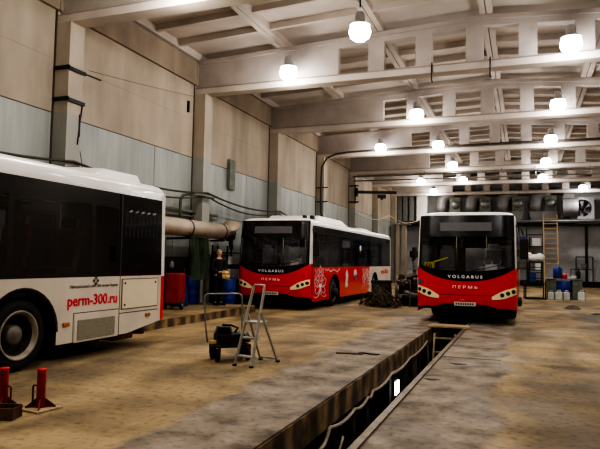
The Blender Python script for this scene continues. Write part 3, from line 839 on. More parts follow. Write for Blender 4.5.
# local x = width, local y = towards the rear legs
b = MB()
w = .15
rail_top = {}
for s in (-1,1):
    b = MB(); b.bar((s*w,0,.0),(s*(w-.05),.36,1.15),.045,.022); b.build('rail', 'alu', t)
    b = MB(); b.bar((s*(w+.01),.66,0),(s*(w-.025),.24,.78),.028,.022); b.build('rear_leg', 'alu', t)
    for (x, y) in ((s*w,0),(s*(w+.01),.66)):
        b = MB(); b.bbox((x,y,.015),(.05,.05,.03),(0,0,0),.006); b.build('foot', 'matte_black', t)
for z in (.14,.40):
    y = .36*z/1.15; ww = w-.05*z/1.15
    b = MB(); b.bbox((0,y+.03,z),(2*ww,.09,.025),(0,0,0),.004); b.build('tread', 'alu', t)
b = MB(); b.bbox((0,.29,.62),(.27,.22,.03),(0,0,0),.006); b.build('platform', 'alu', t)
b = MB(); b.tube([(-w+.05,.36,1.13),(-w+.055,.37,1.17),(w-.055,.37,1.17),(w-.05,.36,1.13)], .014, 8); b.build('handrail', 'alu', t)
b = MB(); b.bar((-w,.645,.05),(w,.645,.05),.02); b.build('brace', 'alu', t)

# ------------------------------------------------------------------ hand cart with a small engine on it
t = thing('hand_cart', 'low hand cart with tall tubular handle beside the step ladder', 'cart', (-4.36,8.42,0), math.atan2(.45,.45))
b = MB(); b.bbox((0,-.16,.235),(.54,.40,.04),(0,0,0),.008); b.build('deck', 'dark_metal', t)
b = MB(); b.tube([(-.30,.08,.25),(-.33,.10,.5),(-.35,.13,.9),(-.345,.135,.97),(-.30,.14,1.0),(.22,.14,1.0),(.265,.135,.97),(.27,.13,.9),(.27,.10,.5),(.27,.08,.25)], .013, 8); b.build('handle', 'steel', t)
for x, y in ((-.24,-.28),(.24,-.28),(-.24,.0),(.24,.0)):
    b = MB(); b.lathe([(0,-.025),(.085,-.025),(.10,-.015),(.10,.015),(.085,.025),(0,.025)], (x,y,.10), (1,0,0), 18); wo = b.build('wheel', 'rubber', t)
    b = MB(); b.bar((x-.035,y,.1),(x-.035,y,.235),.012,.03); b.bar((x+.035,y,.1),(x+.035,y,.235),.012,.03); b.build('wheel_fork', 'black_metal', wo)
t2 = ENG = thing('small_engine', 'dark oily engine unit resting on the low hand cart', 'engine', (-4.27,8.31,.257), math.atan2(.45,.45))
b = MB(); b.bbox((0,0,.10),(.46,.30,.19),(0,0,0),.03); b.bbox((.2,0,.08),(.20,.24,.12),(0,0,0),.02); b.build('crankcase', 'dark_metal', t2)
b = MB()
for k in range(6): b.bbox((-.10,0,.205+k*.022),(.24-.01*k,.22,.010),(0,0,0),.003)
b.bbox((-.10,0,.24),(.18,.16,.13),(0,0,0),.02); b.build('cylinder_fins', 'black_metal', t2)
b = MB(); b.tube([(.1,.05,.18),(.16,.06,.28),(.05,.08,.33),(-.1,.06,.345)], .022, 8); b.build('intake_hose', 'rubber', t2)
b = MB(); b.lathe([(0,0),(.09,0),(.10,.01),(.10,.03),(.05,.035),(.05,.05),(0,.05)], (.31,0,.10), (1,0,0), 18); b.build('pulley', 'steel', t2)
ENG.scale = (.95,.95,.8)
b = MB(); b.bbox((0,0,.03),(.08,.12,.05),(0,0,.3),.01); tag(b.build('rag_bundle', 'rag', None, (-4.45,8.12,.256), (0,0,.8)), 'small pale rag on the front corner of the hand cart', 'rag')

# ------------------------------------------------------------------ left wall services
b = MB(); b.lathe([(0,0),(.245,0),(.245,7.25),(.0,7.25)], (-8.96,9.65,2.42), (0,1,0), 24)
pt = thing('insulated_pipe', 'thick tan insulated pipe running along the left wall behind the white bus', 'pipe', (0,0,0))
b.build('cladding', 'pipe', pt)
for y in (10.9,12.1,14.6,16.6):
    b = MB(); b.lathe([(.246,0),(.258,.01),(.258,.05),(.246,.06)], (-8.96,y,2.42), (0,1,0), 24); b.build('band', 'dark_metal', pt)
    b = MB(); b.bar((XL+.02,y+.03,2.12),(-8.8,y+.03,2.14),.05,.06); b.build('bracket', 'black_metal', pt)
b = MB(); b.lathe([(.17,0),(.17,.55),(0,.55)], (-8.98,16.9,2.42), (0,1,0), 18); b.build('reducer', 'pipe', pt)
b = MB(); b.lathe([(0,0),(.30,0),(.30,.04),(0,.04)], (-8.9,17.25,2.62), (.25,-.55,.8), 20); b.build('flap', 'pipe', pt)
b = MB(); b.bbox((-8.95,17.3,2.28),(.25,.3,.22),(.3,0,0),.05); b.cyl((-8.93,17.3,2.2),(-8.93,17.35,1.88),.07,10); b.build('valve', 'black_metal', pt)
b = MB(); b.cyl((-9.50,9.5,2.98),(-9.50,17.4,2.98),.045,10); b.cyl((-9.53,9.5,2.84),(-9.53,17.4,2.84),.03,8); tag(b.build('wall_pipe', 'greygreen'), 'pair of thin pipes just above the thick tan pipe', 'pipe')
b = MB(); b.tube([(-9.36,14.9,2.75),(-9.36,14.9,3.25),(-9.34,15.0,3.40),(-9.30,15.2,3.46),(-9.12,15.7,3.48),(-9.10,16.4,3.46)], .045, 8); tag(b.build('bent_pipe', 'greygreen'), 'bent grey pipe rising off the thin pipes near the second column', 'pipe')
def cablerun(pts, r, label, m='cable', n=8, sag=.2):
    out = []
    for p, q in zip(pts, pts[1:]):
        p, q = Vector(p), Vector(q)
        for k in range(n):
            s_ = k/n; out.append(p.lerp(q, s_) - V(0,0,sag*4*s_*(1-s_)))
    out.append(Vector(pts[-1]))
    b = MB(); b.tube(out, r, 6); return tag(b.build('cable', m), label, 'cable')
C = [(-9.19, Y0+BAY*k+.2) for k in range(6)]
cablerun([(-9.2,4.5,3.65)]+[(-9.19,c[1],z) for c, z in zip(C, (3.62,3.60,3.52,3.3,3.6))], .03, 'sagging dark cable strung along the left wall from column to column', sag=.18)
cablerun([(-9.22,4.5,3.55)]+[(-9.21,c[1],z) for c, z in zip(C, (3.50,3.50,3.42,3.2))], .025, 'lower sagging dark cable along the left wall', sag=.28)
cablerun([(-9.55,10.6,4.95),(-9.55,11.2,2.9)], .008, 'thin wire slanting down from the first column', sag=.05)
cablerun([(-8.9,10.3,5.62),(-9.5,15.7,6.55)], .006, 'thin wire stretched from the first column clamp to the second column', sag=.02)
cablerun([(-9.18,33.2,4.4),(-8.6,40.0,4.75),(-7.5,45.9,4.85)], .025, 'pale sagging cable running from the fifth column to the end wall', m='cable_light', sag=.35)
# iron straps on the first column
yc = Y0
for z, lab in ((5.62,'upper dark iron strap clamped round the first column'), (4.93,'lower dark iron strap clamped round the first column')):
    b = MB(); b.box(XL+.03,XL+.44,yc-.066,yc-.024,z,z+.08); b.box(XL+.404,XL+.44,yc-.066,yc+.48,z-.02,z+.06)
    if z > 5: b.bar((XL+.42,yc+.3,z+.02),(XL+.46,yc+.95,z+.02),.03)
    tag(b.build('iron_strap', 'black_metal'), lab, 'strap', 'iron straps on the first column')
b = MB(); b.tube([(XL+.42,yc+.42,4.92),(XL+.41,yc+.36,4.4),(XL+.41,yc+.32,4.02)], .016, 6); b.bbox((XL+.41,yc+.36,4.45),(.03,.03,.5)); tag(b.build('hanging_rod', 'black_metal'), 'dark rod hanging below the lower iron strap of the first column', 'rod')
# dark box on wall between second and third columns
b = MB(); b.bbox((XL+.06,18.45,4.50),(.12,.42,1.05),(0,0,0),.015); tag(b.build('wall_heater', 'greygreen'), 'narrow tall dark grey box mounted high on the left wall', 'box')
b = MB(); b.bbox((XL+.04,15.55,6.2),(.06,.06,.35),(0,0,0),.008); tag(b.build('wall_switch', 'matte_black'), 'tiny dark switch high on the wall beside the second column', 'switch')
# conduit following the fourth column (index 3) and its beam
y3 = Y0+BAY*3-.13
b = MB(); b.tube([(-9.0,y3,2.95),(-9.12,y3,3.4),(-9.30,y3,3.9),(-9.34,y3,5.0),(-9.30,y3,6.2),(-9.05,y3,6.62),(-8.6,y3,6.8),(-8.0,y3,6.86),(-6.9,y3,6.9),(-5.2,y3,6.93),(-2.6,y3,6.92),(0,y3,6.93),(3,y3,6.92),(6,y3,6.93)], .05, 8)
tag(b.build('black_conduit', 'cable'), 'thick black conduit climbing the fourth column and following the beam', 'conduit')
for z in (4.45,5.15):
    b = MB(); b.box(XL+.03,XL+.62,y3+.06,y3+.10,z,z+.05); tag(b.build('conduit_clip', 'black_metal'), 'black clamp bar on the fourth column, %s of two' % ('lower' if z < 5 else 'upper'), 'clamp')
# jib arm with a hoist on the fifth column
y4 = Y0+BAY*4-.1
t = thing('jib_crane', 'dark wall jib arm with hoist on the fifth column', 'crane', (0,0,0))
b = MB(); b.bar((-9.1,y4,5.62),(-6.95,y4+.8,5.62),.12,.16); b.build('arm', 'black_metal', t)
b = MB()
for z in (5.0,5.95): b.box(XL+.06,XL+.62,y4-.04,y4+.04,z,z+.07)
b.box(XL+.41,XL+.46,y4-.05,y4+.05,4.95,6.05); b.bbox((-9.14,y4,5.62),(.2,.2,.5),(0,0,0),.02); b.build('bracket', 'black_metal', t)
b = MB(); b.bbox((-7.75,y4+.5,5.38),(.5,.22,.22),(0,0,.3),.03); b.cyl((-7.75,y4+.5,5.2),(-7.75,y4+.5,5.3),.09,10); b.build('hoist', 'dark_metal', t)
# rails (overhead service pipes) crossing far bays
for y, z, r, lab in ((Y0+BAY*4-.7,6.45,.05,'upper thin pipe crossing the hall below the far beams'),(Y0+BAY*4-.6,6.2,.035,'lower thin pipe crossing the hall below the far beams')):
    b = MB(); b.cyl((-9.2,y,z),(XR,y,z),r,8)
    for x in (-5.2,-1.1,.6,3.2): b.cyl((x,y,z),(x,Y0+BAY*4-.005,6.76),.018,6)
    tag(b.build('overhead_pipe', 'steel'), lab, 'pipe', 'overhead service pipes')
# small hooks under the second beam
for x in (-2.3,-.8):
    b = MB(); y2 = Y0+BAY-.012; b.tube([(x,y2,6.95),(x,y2-.05,6.7),(x,y2-.03,6.45),(x+.03,y2-.03,6.40)], .02, 6)
    tag(b.build('hook', 'black_metal'), 'small dark hook hanging under the nearest full beam, %s one' % ('left' if x < -1 else 'right'), 'hook', 'hooks under the beam')

# ------------------------------------------------------------------ clutter under the thick pipe
Z1 = .2
t = thing('welding_trolley', 'red wheeled trolley cabinet just behind the white bus', 'trolley', (-8.72,13.75,Z1), .25)
b = MB(); b.bbox((0,0,.56),(.42,.5,.8),(0,0,0),.05); b.build('cabinet', 'trolley_red', t)
for s in (-1,1):
    b = MB(); b.lathe([(0,-.03),(.10,-.03),(.12,-.01),(.12,.01),(.10,.03),(0,.03)], (s*.23,-.15,.12), (1,0,0), 18); wo = b.build('wheel', 'rubber', t)
    b = MB(); b.lathe([(0,0),(.05,0),(.045,.012),(0,.014)], (s*.26,-.15,.12), (s,0,0), 12); b.build('hub', 'steel', wo)
b = MB(); b.tube([(-.15,.22,.9),(-.15,.3,1.1),(.15,.3,1.1),(.15,.22,.9)], .014, 6); b.build('handle', 'black_metal', t)
b = MB(); b.bar((-.15,.2,0),(-.15,.2,.17),.04); b.bar((.15,.2,0),(.15,.2,.17),.04); b.build('leg', 'black_metal', t)
def barrel(loc, label, h=.86, r=.24):
    t = thing('plastic_barrel', label, 'barrel', loc, 0, 'blue barrels')
    b = MB(); b.lathe([(0,0),(r*.94,0),(r,.03),(r,h*.32),(r*1.03,h*.34),(r,h*.37),(r,h*.63),(r*1.03,h*.66),(r,h*.69),(r,h*.95),(r*.94,h),(r*.9,h-.02),(0,h-.02)], (0,0,0)); b.build('drum', 'blue', t)
    b = MB(); b.cyl((r*.5,0,h-.02),(r*.5,0,h+.03),.04,10); b.build('bung', 'matte_black', t)
barrel((-9.2,14.75,Z1), 'blue plastic barrel between the red trolley and the green tarpaulin')
barrel((-9.34,15.58,Z1), 'blue plastic barrel behind the standing person')
b0 = barrel((-8.75,16.85,0), 'blue plastic barrel in front of the parked bus, right of the person', .95, .25)
t = thing('hanging_tarpaulin', 'dark green tarpaulin hanging from the thick pipe', 'tarpaulin', (-8.66,14.75,0))
b = MB()
b.grid(lambda u, v_: V(.06*math.sin(u*19)+.05*math.sin(u*7+v_*2), u*.95-.35+.05*math.sin(v_*5), .95+v_*1.2), linspace(0,1,26), linspace(0,1,9))
b.build('sheet', 'green', t)
b = MB(); b.cyl((0,-.4,2.16),(0,.65,2.16),.02,8); b.cyl((0,-.3,2.16),(-.1,-.3,2.3),.012,6); b.cyl((0,.55,2.16),(-.1,.55,2.3),.012,6); b.build('rod', 'black_metal', t)
b = MB(); b.bbox((0,0,.95),(.10,.22,1.9),(0,0,0),.015); b.bbox((0,0,1.65),(.14,.30,.35),(0,0,0),.02); b.bbox((0,0,.02),(.3,.35,.04)); tag(b.build('steel_post', 'greygreen', None, (-8.9,15.72,Z1)), 'pale grey-green steel post left of the standing person', 'post')
t = thing('storage_rack', 'dark metal wall rack behind the standing person', 'rack', (-9.38,17.6,0))
b = MB()
b.free() if False else None
for y in (-1.0,0,1.0):
    for x in (-.18,.18):
        b = MB(); b.bar((x,y,0),(x,y,2.0),.04); b.build('upright', 'black_metal', t)
for z in (.35,.85,1.35,1.75):
    b = MB(); b.box(-.2,.2,-1.02,1.02,z,z+.035); b.build('shelf', 'black_metal', t)
k = 0
for z, w_ in ((.885,.34),(1.385,.26)):
    for y in (.25,.72):
        b = MB(); b.bbox((0,0,w_/2),(.34,.42,w_),(0,0,0),.01)
        tag(b.build('storage_box', 'whitebox', None, (-9.38,17.6+y,z)), 'pale box on the %s shelf of the dark rack, %s one' % ('lower' if z < 1 else 'upper','left' if y < .5 else 'right'), 'box', 'pale boxes on the rack')
t = thing('hanging_lantern', 'small pale inspection lantern hanging beside the green tarpaulin', 'lantern', (-8.95,13.9,1.28))
b = MB(); b.lathe([(0,0),(.06,.01),(.07,.06),(.05,.16),(.02,.2),(0,.2)], (0,0,0), (0,0,1), 12); b.build('shade', 'greygreen', t)
b = MB(); b.cyl((0,0,.2),(0,0,.92),.008,6); b.build('cord', 'cable', t)
t = thing('tool_cabinet', 'dark cabinet under the thick pipe behind the red trolley', 'cabinet', (-9.35,12.9,Z1))
b = MB(); b.bbox((0,0,.75),(.45,1.1,1.5),(0,0,0),.015); b.build('carcass', 'dark_metal', t)
for y in (-.27,.27):
    b = MB(); b.bbox((.232,y,.75),(.015,.52,1.42),(0,0,0),.005); d = b.build('door', 'dark_metal', t)
    b = MB(); b.bbox((.25,y*.25,.78),(.02,.03,.14),(0,0,0),.005); b.build('handle', 'steel', d)

# ------------------------------------------------------------------ person
def skin_mesh(name, pts, edges_, m, parent, root=0, sub=1, extra=None):
    me = bpy.data.meshes.new(name); me.from_pydata([p[:3] for p in pts], edges_, [])
    o = bpy.data.objects.new(name, me); COL.objects.link(o)
    md = o.modifiers.new('s', 'SKIN'); md.use_smooth_shade = True
    for i, p in enumerate(pts):
        sv = me.skin_vertices[0].data[i]; r = p[3]
        sv.radius = r if isinstance(r, tuple) else (r, r); sv.use_root = (i == root)
    sb = o.modifiers.new('b', 'SUBSURF'); sb.levels = sub; sb.render_levels = sub
    dg = bpy.context.evaluated_depsgraph_get(); dg.update()
    m2 = bpy.data.meshes.new_from_object(o.evaluated_get(dg)); bpy.data.objects.remove(o)
    b = MB(); bb = bmesh.new(); bb.from_mesh(m2); b.join(bb)
    if extra: extra(b)
    for f in b.bm.faces: f.smooth = True
    return b.build(name, m, parent)
def person(loc, rz):
    t = thing('person', 'person in dark work clothes standing by the barrels, holding a yellow cloth', 'person', loc, rz)
    # faces local -y ; built 1.72 tall, then scaled
    arm = lambda s, pts: pts
    body = [(0,0,.93,(.14,.10)),(0,0,1.10,(.13,.09)),(0,.01,1.28,(.16,.10)),(0,.01,1.40,(.13,.085)),(0,0,1.46,(.06,.06)),(0,-.01,1.51,(.055,.055)),
            (0,-.02,1.57,(.07,.085)),(0,-.015,1.64,(.078,.10)),(0,-.01,1.70,(.055,.07)),
            (.19,.01,1.39,.055),(.24,.0,1.12,.045),(.17,-.20,1.02,.036),(.13,-.27,1.03,.030),(.10,-.33,1.03,(.035,.018)),
            (-.19,.01,1.39,.055),(-.24,.0,1.12,.045),(-.17,-.20,1.02,.036),(-.13,-.27,1.03,.030),(-.10,-.33,1.03,(.035,.018)),
            (.10,0,.86,.085),(.11,-.01,.48,.058),(.11,.02,.10,.042),(.115,-.02,.045,.04),(.12,-.14,.03,.032),
            (-.10,0,.86,.085),(-.11,-.01,.48,.058),(-.11,.02,.10,.042),(-.115,-.02,.045,.04),(-.12,-.14,.03,.032)]
    ed = [(0,1),(1,2),(2,3),(3,4),(4,5),(5,6),(6,7),(7,8),(3,9),(9,10),(10,11),(11,12),(12,13),(3,14),(14,15),(15,16),(16,17),(17,18),
          (0,19),(19,20),(20,21),(21,22),(22,23),(0,24),(24,25),(25,26),(26,27),(27,28)]
    def extra(b):
        b.tube([(0,-.105,1.615),(0,-.135,1.575),(0,-.112,1.565)], [.010,.016,.010], 8)          # nose
        for s in (-1,1):
            b.sphere((s*.082,0,1.60), .022, (.45,.7,1.2), 8)                                       # ears
            for k, (dx, ln) in enumerate(((-.028,.07),(-.010,.08),(.010,.075),(.027,.06))):        # fingers
                x = s*.09+dx
                b.tube([(x,-.345,1.03),(x,-.345-ln*.6,1.02),(x,-.345-ln*.8,.99)], [.010,.009,.007], 6)
            b.tube([(s*.09+s*.03,-.31,1.035),(s*.05,-.35,1.05),(s*.045,-.385,1.04)], [.011,.010,.008], 6)  # thumb
    skin_mesh('body', body, ed, 'skin', t, 0, 2, extra)
    b = MB()
    for s in (-1,1): b.sphere((s*.032,-.106,1.625), .010, (1,.5,.7), 8)
    b.build('eye', 'matte_black', t)
    b = MB(); b.bbox((0,-.112,1.545),(.05,.008,.010),(0,0,0),.002); b.build('mouth', 'jack_dark', t)
    b = MB(); b.sphere((0,.01,1.655), .098, (.88,1.08,.86), 16)
    bmesh.ops.delete(b.bm, geom=[v_ for v_ in b.bm.verts if v_.co.z < 1.60 or (v_.co.y < -.055 and v_.co.z < 1.685)], context='VERTS'); b.build('hair', 'hair', t)
    jk = [(0,0,.84,(.175,.125)),(0,0,.98,(.165,.12)),(0,.01,1.15,(.165,.115)),(0,.012,1.29,(.19,.125)),(0,.01,1.40,(.15,.10)),(0,.005,1.455,(.075,.075)),
          (.20,.012,1.39,.075),(.25,.005,1.12,.062),(.175,-.19,1.02,.052),(.14,-.25,1.03,.046),
          (-.20,.012,1.39,.075),(-.25,.005,1.12,.062),(-.175,-.19,1.02,.052),(-.14,-.25,1.03,.046)]
    skin_mesh('jacket', jk, [(0,1),(1,2),(2,3),(3,4),(4,5),(4,6),(6,7),(7,8),(8,9),(4,10),(10,11),(11,12),(12,13)], 'cloth_black', t, 0, 2)
    tr = [(0,0,.95,(.16,.115)),(.10,0,.85,.108),(.11,-.01,.48,.080),(.112,.02,.09,.068),(-.10,0,.85,.108),(-.11,-.01,.48,.080),(-.112,.02,.09,.068)]
    skin_mesh('trousers', tr, [(0,1),(1,2),(2,3),(0,4),(4,5),(5,6)], 'cloth_navy', t, 0, 2)
    for s in (-1,1):
        b = MB(); b.bbox((s*.118,-.06,.045),(.10,.28,.09),(0,0,0),.035); b.bbox((s*.118,.03,.10),(.10,.10,.10),(0,0,0),.03); b.build('boot', 'matte_black', t)
    return t
pp = person((-8.42,15.6,Z1), math.radians(62))
pp.scale = (.95,.95,.95)
b = MB(); b.grid(lambda u, v_: V((u-.5)*.26, .03*math.sin(u*9)+.02*math.sin(v_*7), -.22*v_+.03*math.sin(u*5)+ (.02 if v_ < .1 else 0)), linspace(0,1,10), linspace(0,1,8))
b.sphere((0,0,-.03), .07, (1.3,.7,.8), 10); b.sphere((.05,.01,-.15), .08, (1,.7,1), 10)
c_, s_ = math.cos(math.radians(62)), math.sin(math.radians(62))
hx, hy = 0*c_+.35*s_, 0*s_-.35*c_
tag(b.build('yellow_cloth', 'rag', None, (-8.42+hx*.95+.03, 15.6+hy*.95, Z1+.99), (0,0,math.radians(62))), 'crumpled yellow cloth held in the person\'s hands', 'cloth')

# ------------------------------------------------------------------ scrap by the mid bus
t = thing('scrap_engine', 'big dismantled dark engine lying behind the hose heap between the buses', 'engine', (-4.05,22.8,0), .4)
b = MB(); b.bbox((0,0,.45),(.95,.8,.7),(0,.1,0),.05); b.bbox((-.1,-.3,.55),(.5,.3,.5),(.2,0,.2),.04); b.bbox((.3,.2,.9),(.4,.5,.35),(0,.2,.3),.04); b.build('block', 'dark_metal', t)
b = MB()
for k in range(4): b.tube([(-.35+k*.2,-.38,.9),(-.35+k*.2,-.52,.78),(-.3+k*.17,-.55,.5)], .045, 8)
b.tube([(-.4,-.5,.48),(.45,-.55,.48)], .06, 10); b.build('manifold', 'rusty', t)
b = MB(); b.lathe([(0,0),(.2,0),(.22,.02),(.22,.08),(.12,.09),(.12,.12),(0,.12)], (-.48,-.1,.5), (-1,0,0), 18); b.lathe([(0,0),(.11,0),(.12,.02),(.12,.06),(0,.06)], (-.5,.1,.9), (-1,0,0), 14); b.build('pulley', 'steel', t)
for (p_, sz_, m_) in (((-.3,-.42,.75),(.22,.12,.14),'steel'),((.25,-.45,.35),(.18,.14,.2),'rusty'),((.42,-.35,.75),(.16,.2,.18),'olive'),((0,-.15,1.08),(.3,.25,.14),'steel'),((-.35,.0,.98),(.2,.2,.24),'rusty'),((.1,-.5,.95),(.26,.08,.08),'cable_light')):
    b = MB(); b.bbox(p_, sz_, (random.uniform(-.4,.4),random.uniform(-.4,.4),random.uniform(-.6,.6)), .025); b.build('fitting', m_, t)
b = MB(); b.bbox((.0,0,.05),(1.0,.7,.1)); b.build('cradle', 'brown_wood', t)
t = thing('gearbox', 'dark gearbox casting with protruding shafts beside the heap', 'gearbox', (-3.75,21.5,0), -.3)
b = MB(); b.lathe([(0,0),(.25,0),(.27,.05),(.2,.3),(.16,.6),(.1,.65),(0,.65)], (-.3,0,.28), (1,0,0), 16); b.bbox((-.05,0,.12),(.55,.4,.24),(0,0,0),.04); b.build('casing', 'dark_metal', t)
b = MB(); b.cyl((.3,0,.3),(.6,.05,.33),.04,10); b.cyl((-.55,0,.3),(-.28,0,.3),.06,10); b.build('shaft', 'steel', t)
t = thing('wire_stand', 'thin upright metal frame standing in the scrap between the buses', 'stand', (-3.9,20.5,0), .3)
b = MB(); b.tube([(-.25,0,0),(-.25,0,.95),(.25,0,.95),(.25,0,0)], .016, 6); b.tube([(-.25,0,.45),(.25,0,.45)], .012, 6)
b.build('frame', 'steel', t)
b = MB(); b.tube([(-.25,.35,0),(-.25,0,.7)], .014, 6); b.tube([(.25,.35,0),(.25,0,.7)], .014, 6); b.build('stay', 'steel', t)
b = MB()
for k in range(70):
    a = random.uniform(0,2*PI); r0 = random.uniform(0,.5); h = random.uniform(.15,.75)*(1-r0*.9)
    pts = []; x, y = r0*math.cos(a), r0*math.sin(a)*.7
    d = random.uniform(0,2*PI)
    for q in range(7):
        s_ = q/6; pts.append((x+s_*.42*math.cos(d)+random.uniform(-.03,.03), y+s_*.36*math.sin(d)*.7, max(.03, h*(1-s_**1.6)+.04)))
    b.tube(pts, random.choice((.018,.025,.033)), 6)
b.sphere((0,0,.0), .34, (1.1,.75,.7), 14)
tag(b.build('hose_heap', ['olive'], None, (-4.72,20.55,0)), 'tangled heap of brown hoses and belts on the floor beside the red and white bus', 'heap', None, 'stuff')
t = thing('radiator', 'dark radiator leaning among the scrap behind the tangled heap', 'radiator', (-5.0,22.1,0), .5)
b = MB(); b.bbox((0,0,.42),(.75,.08,.8),(-.2,0,0),.015); b.build('core', 'dark_metal', t)
b = MB(); b.bbox((0,.075,.82),(.8,.14,.1),(-.2,0,0),.03); b.bbox((0,-.075,.05),(.8,.14,.1),(-.2,0,0),.03); b.build('tank', 'black_metal', t)
b = MB(); b.bbox((0,0,.06),(.24,.18,.12),(0,0,.3),.03); tag(b.build('steel_block', 'steel', None, (-3.45,22.3,0)), 'pale metal block on the floor right of the scrap engine', 'block')

# ------------------------------------------------------------------ inspection pit contents
t = thing('pit_lamp', 'bright glowing box lamp on the pit wall', 'lamp', (PX0-.06,10.70,-.68))
b = MB(); b.bbox((-.03,0,0),(.08,.34,.34),(0,0,0),.015); b.build('housing', 'dark_metal', t)
b = MB(); b.bbox((.018,0,0),(.03,.30,.22),(0,0,0),.01); b.build('glowing_lens', 'pit_glow', t)
ld = bpy.data.lights.new('pit_light', 'POINT'); ld.energy = 5; ld.color = (1,.9,.7); ld.shadow_soft_size = .1
lo = bpy.data.objects.new('pit_light', ld); COL.objects.link(lo); lo.location = (PX0+.12,10.70,-.68)
xh = PX0+.05
def pith(pts, label, r=.022, m='cable_light'):
    out = []
    P_ = [Vector((xh, y, z)) for y, z in pts]
    for p, q in zip(P_, P_[1:]):
        for k in range(6): s_ = k/6; out.append(p.lerp(q, s_)-V(0,0,.05*4*s_*(1-s_)))
    out.append(P_[-1]); b = MB(); b.tube(out, r, 7); tag(b.build('pit_hose', m), label, 'hose', 'hoses along the pit wall')
pith([(6.0,-1.3),(6.13,-.45),(6.47,-.31),(7.53,-.34),(8.21,-.33),(8.5,-.30)], 'pale hose sagging along the near stretch of the pit wall')
pith([(8.5,-.30),(9.82,-.27),(11.48,-.26),(13.61,-.2),(13.9,-.9)], 'pale hose running along the pit wall beyond the pit lamp')
pith([(5.4,-.95),(6.4,-.85),(7.0,-.55)], 'lower pale hose hanging deep in the near pit', .018)
for y in (7.6,12.4):
    b = MB(); b.bbox((PX0-.02,y,-.9),(.10,.10,1.1),(0,0,0),.01); tag(b.build('pit_bracket', 'steel_edge'), 'rusty upright bracket on the pit wall, %s one' % ('nearer' if y < 9 else 'farther'), 'bracket', 'pit wall brackets')
t = thing('pit_ladder', 'rough pale ladder standing in the pit below the plank', 'ladder', (-1.66,13.6,-1.6))
for x in (-.26,.2):
    b = MB(); b.bar((x,-.25,0),(x,.35,1.55),.05,.04); b.build('rail', 'plank', t)
for k in range(5):
    z = .25+k*.3; b = MB(); b.bar((-.26,-.25+.6*z/1.55,z),(.2,-.25+.6*z/1.55,z),.035); b.build('rung', 'plank', t)
b = MB(); b.bbox((0,0,.02),(.98,.26,.045),(0,0,.04),.006); b.bbox((0,.27,.02),(.9,.2,.045),(0,0,-.02),.006); tag(b.build('plank', 'plank', None, ((PX0+PX1)/2,14.75,.015)), 'light wooden plank bridging the pit in front of the right bus', 'plank')
t = thing('pit_jack', 'thin steel jack post rising from the pit under the right bus', 'jack', (-1.45,16.8,-1.6))
b = MB(); b.cyl((0,0,0),(0,0,1.75),.035,10); b.build('post', 'steel', t)
b = MB(); b.bbox((0,0,.04),(.28,.28,.08),(0,0,0),.02); b.bbox((0,0,1.77),(.16,.12,.04),(0,0,0),.01); b.build('base', 'black_metal', t)

# ------------------------------------------------------------------ floor bits
def lump(name, label, cat, loc, sx, sy, h, m):
    b = MB(); b.lathe([(0,h),(.35,h*.9),(.65,h*.5),(.9,h*.12),(1,0)], (0,0,0), (0,0,1), 22)
    for v_ in b.bm.verts:
        k = 1+.18*math.sin(5*math.atan2(v_.co.y, v_.co.x))+.1*math.sin(11*v_.co.x)
        v_.co.x *= sx*k; v_.co.y *= sy*k; v_.co.z *= 1+.2*math.sin(9*v_.co.y+4*v_.co.x)
    return tag(b.build(name, m, None, loc), label, cat)
lump('dirt_pile', 'small grey pile of dirt on the right side of the floor', 'pile', (1.62,23.5,0), .28, .42, .13, 'dirt')
lump('floor_patch', 'dark oily lump lying at the right edge of the floor', 'lump', (2.2,21.2,0), .22, .2, .05, 'matte_black')
for (x, y, sx, sy, lab) in ((-.96,9.57,.13,.08,'dark hole in the slab beside the pit, farther one'), (-1.16,8.15,.11,.07,'dark hole in the slab beside the pit, nearer one')):
    b = MB(); b.lathe([(0,.004),(.8,.004),(1,.0)], (0,0,0), (0,0,1), 14)
    for v_ in b.bm.verts:
        k = 1+.25*math.sin(3*math.atan2(v_.co.y, v_.co.x)); v_.co.x *= sx*k; v_.co.y *= sy*k
    tag(b.build('floor_hole', 'matte_black', None, (x,y,0)), lab, 'hole', 'holes in the pit slab')
b = MB(); b.bbox((0,0,.012),(.45,.06,.024),(0,0,.2),.005); tag(b.build('wood_scrap', 'brown_wood', None, (-2.75,9.75,0)), 'dark splinter of wood on the slab left of the pit', 'scrap')
b = MB(); b.bbox((0,0,.012),(.35,.10,.02),(0,0,-.3),.005); tag(b.build('metal_scrap', 'dark_metal', None, (-2.45,9.9,0)), 'flat dark metal scrap on the slab left of the pit', 'scrap')

# ------------------------------------------------------------------ right rear corner: work platform, bench, ladder, canisters
t = thing('work_platform', 'tall narrow metal work steps beside the right bus', 'work steps', (.46,29.4,0), .1)
b = MB()
for x in (-.42,.42):
    for y in (-.35,.35): b.bar((x,y,0),(x,y,.72),.05)
    b.bar((x,-.4,.02),(x,.4,.02),.06); b.bar((x,-.35,.72),(x,.35,.72),.05)
for y in (-.35,.35): b.bar((-.42,y,.72),(.42,y,.72),.05); b.bar((-.46,y,.03),(.46,y,.03),.07)
b.build('lower_frame', 'black_metal', t)
for x in (-.26,.32):
    for y in (-.25,.25):
        b = MB(); b.bar((x,y,.70),(x,y,1.66),.045); b.build('upright', 'dark_metal', t)
for z in (.95,1.2,1.45):
    b = MB(); b.bar((-.26,-.25,z),(.32,-.25,z),.035); b.bar((-.26,.25,z),(.32,.25,z),.035); b.build('rung', 'dark_metal', t)
b = MB(); b.bbox((.03,0,1.67),(.66,.62,.03)); b.build('deck', 'dark_metal', t)
t = thing('plastic_sack', 'white lumpy sack lying on top of the tall work steps', 'sack', (.52,29.35,1.69))
b = MB(); b.sphere((-.06,0,.17), .27, (1,.8,.68), 14); b.sphere((.16,.02,.2), .22, (1,.85,.9), 14); b.sphere((-.28,0,.3), .13, (1,.7,1.1), 10); b.build('sack_body', 'whitebox', t)
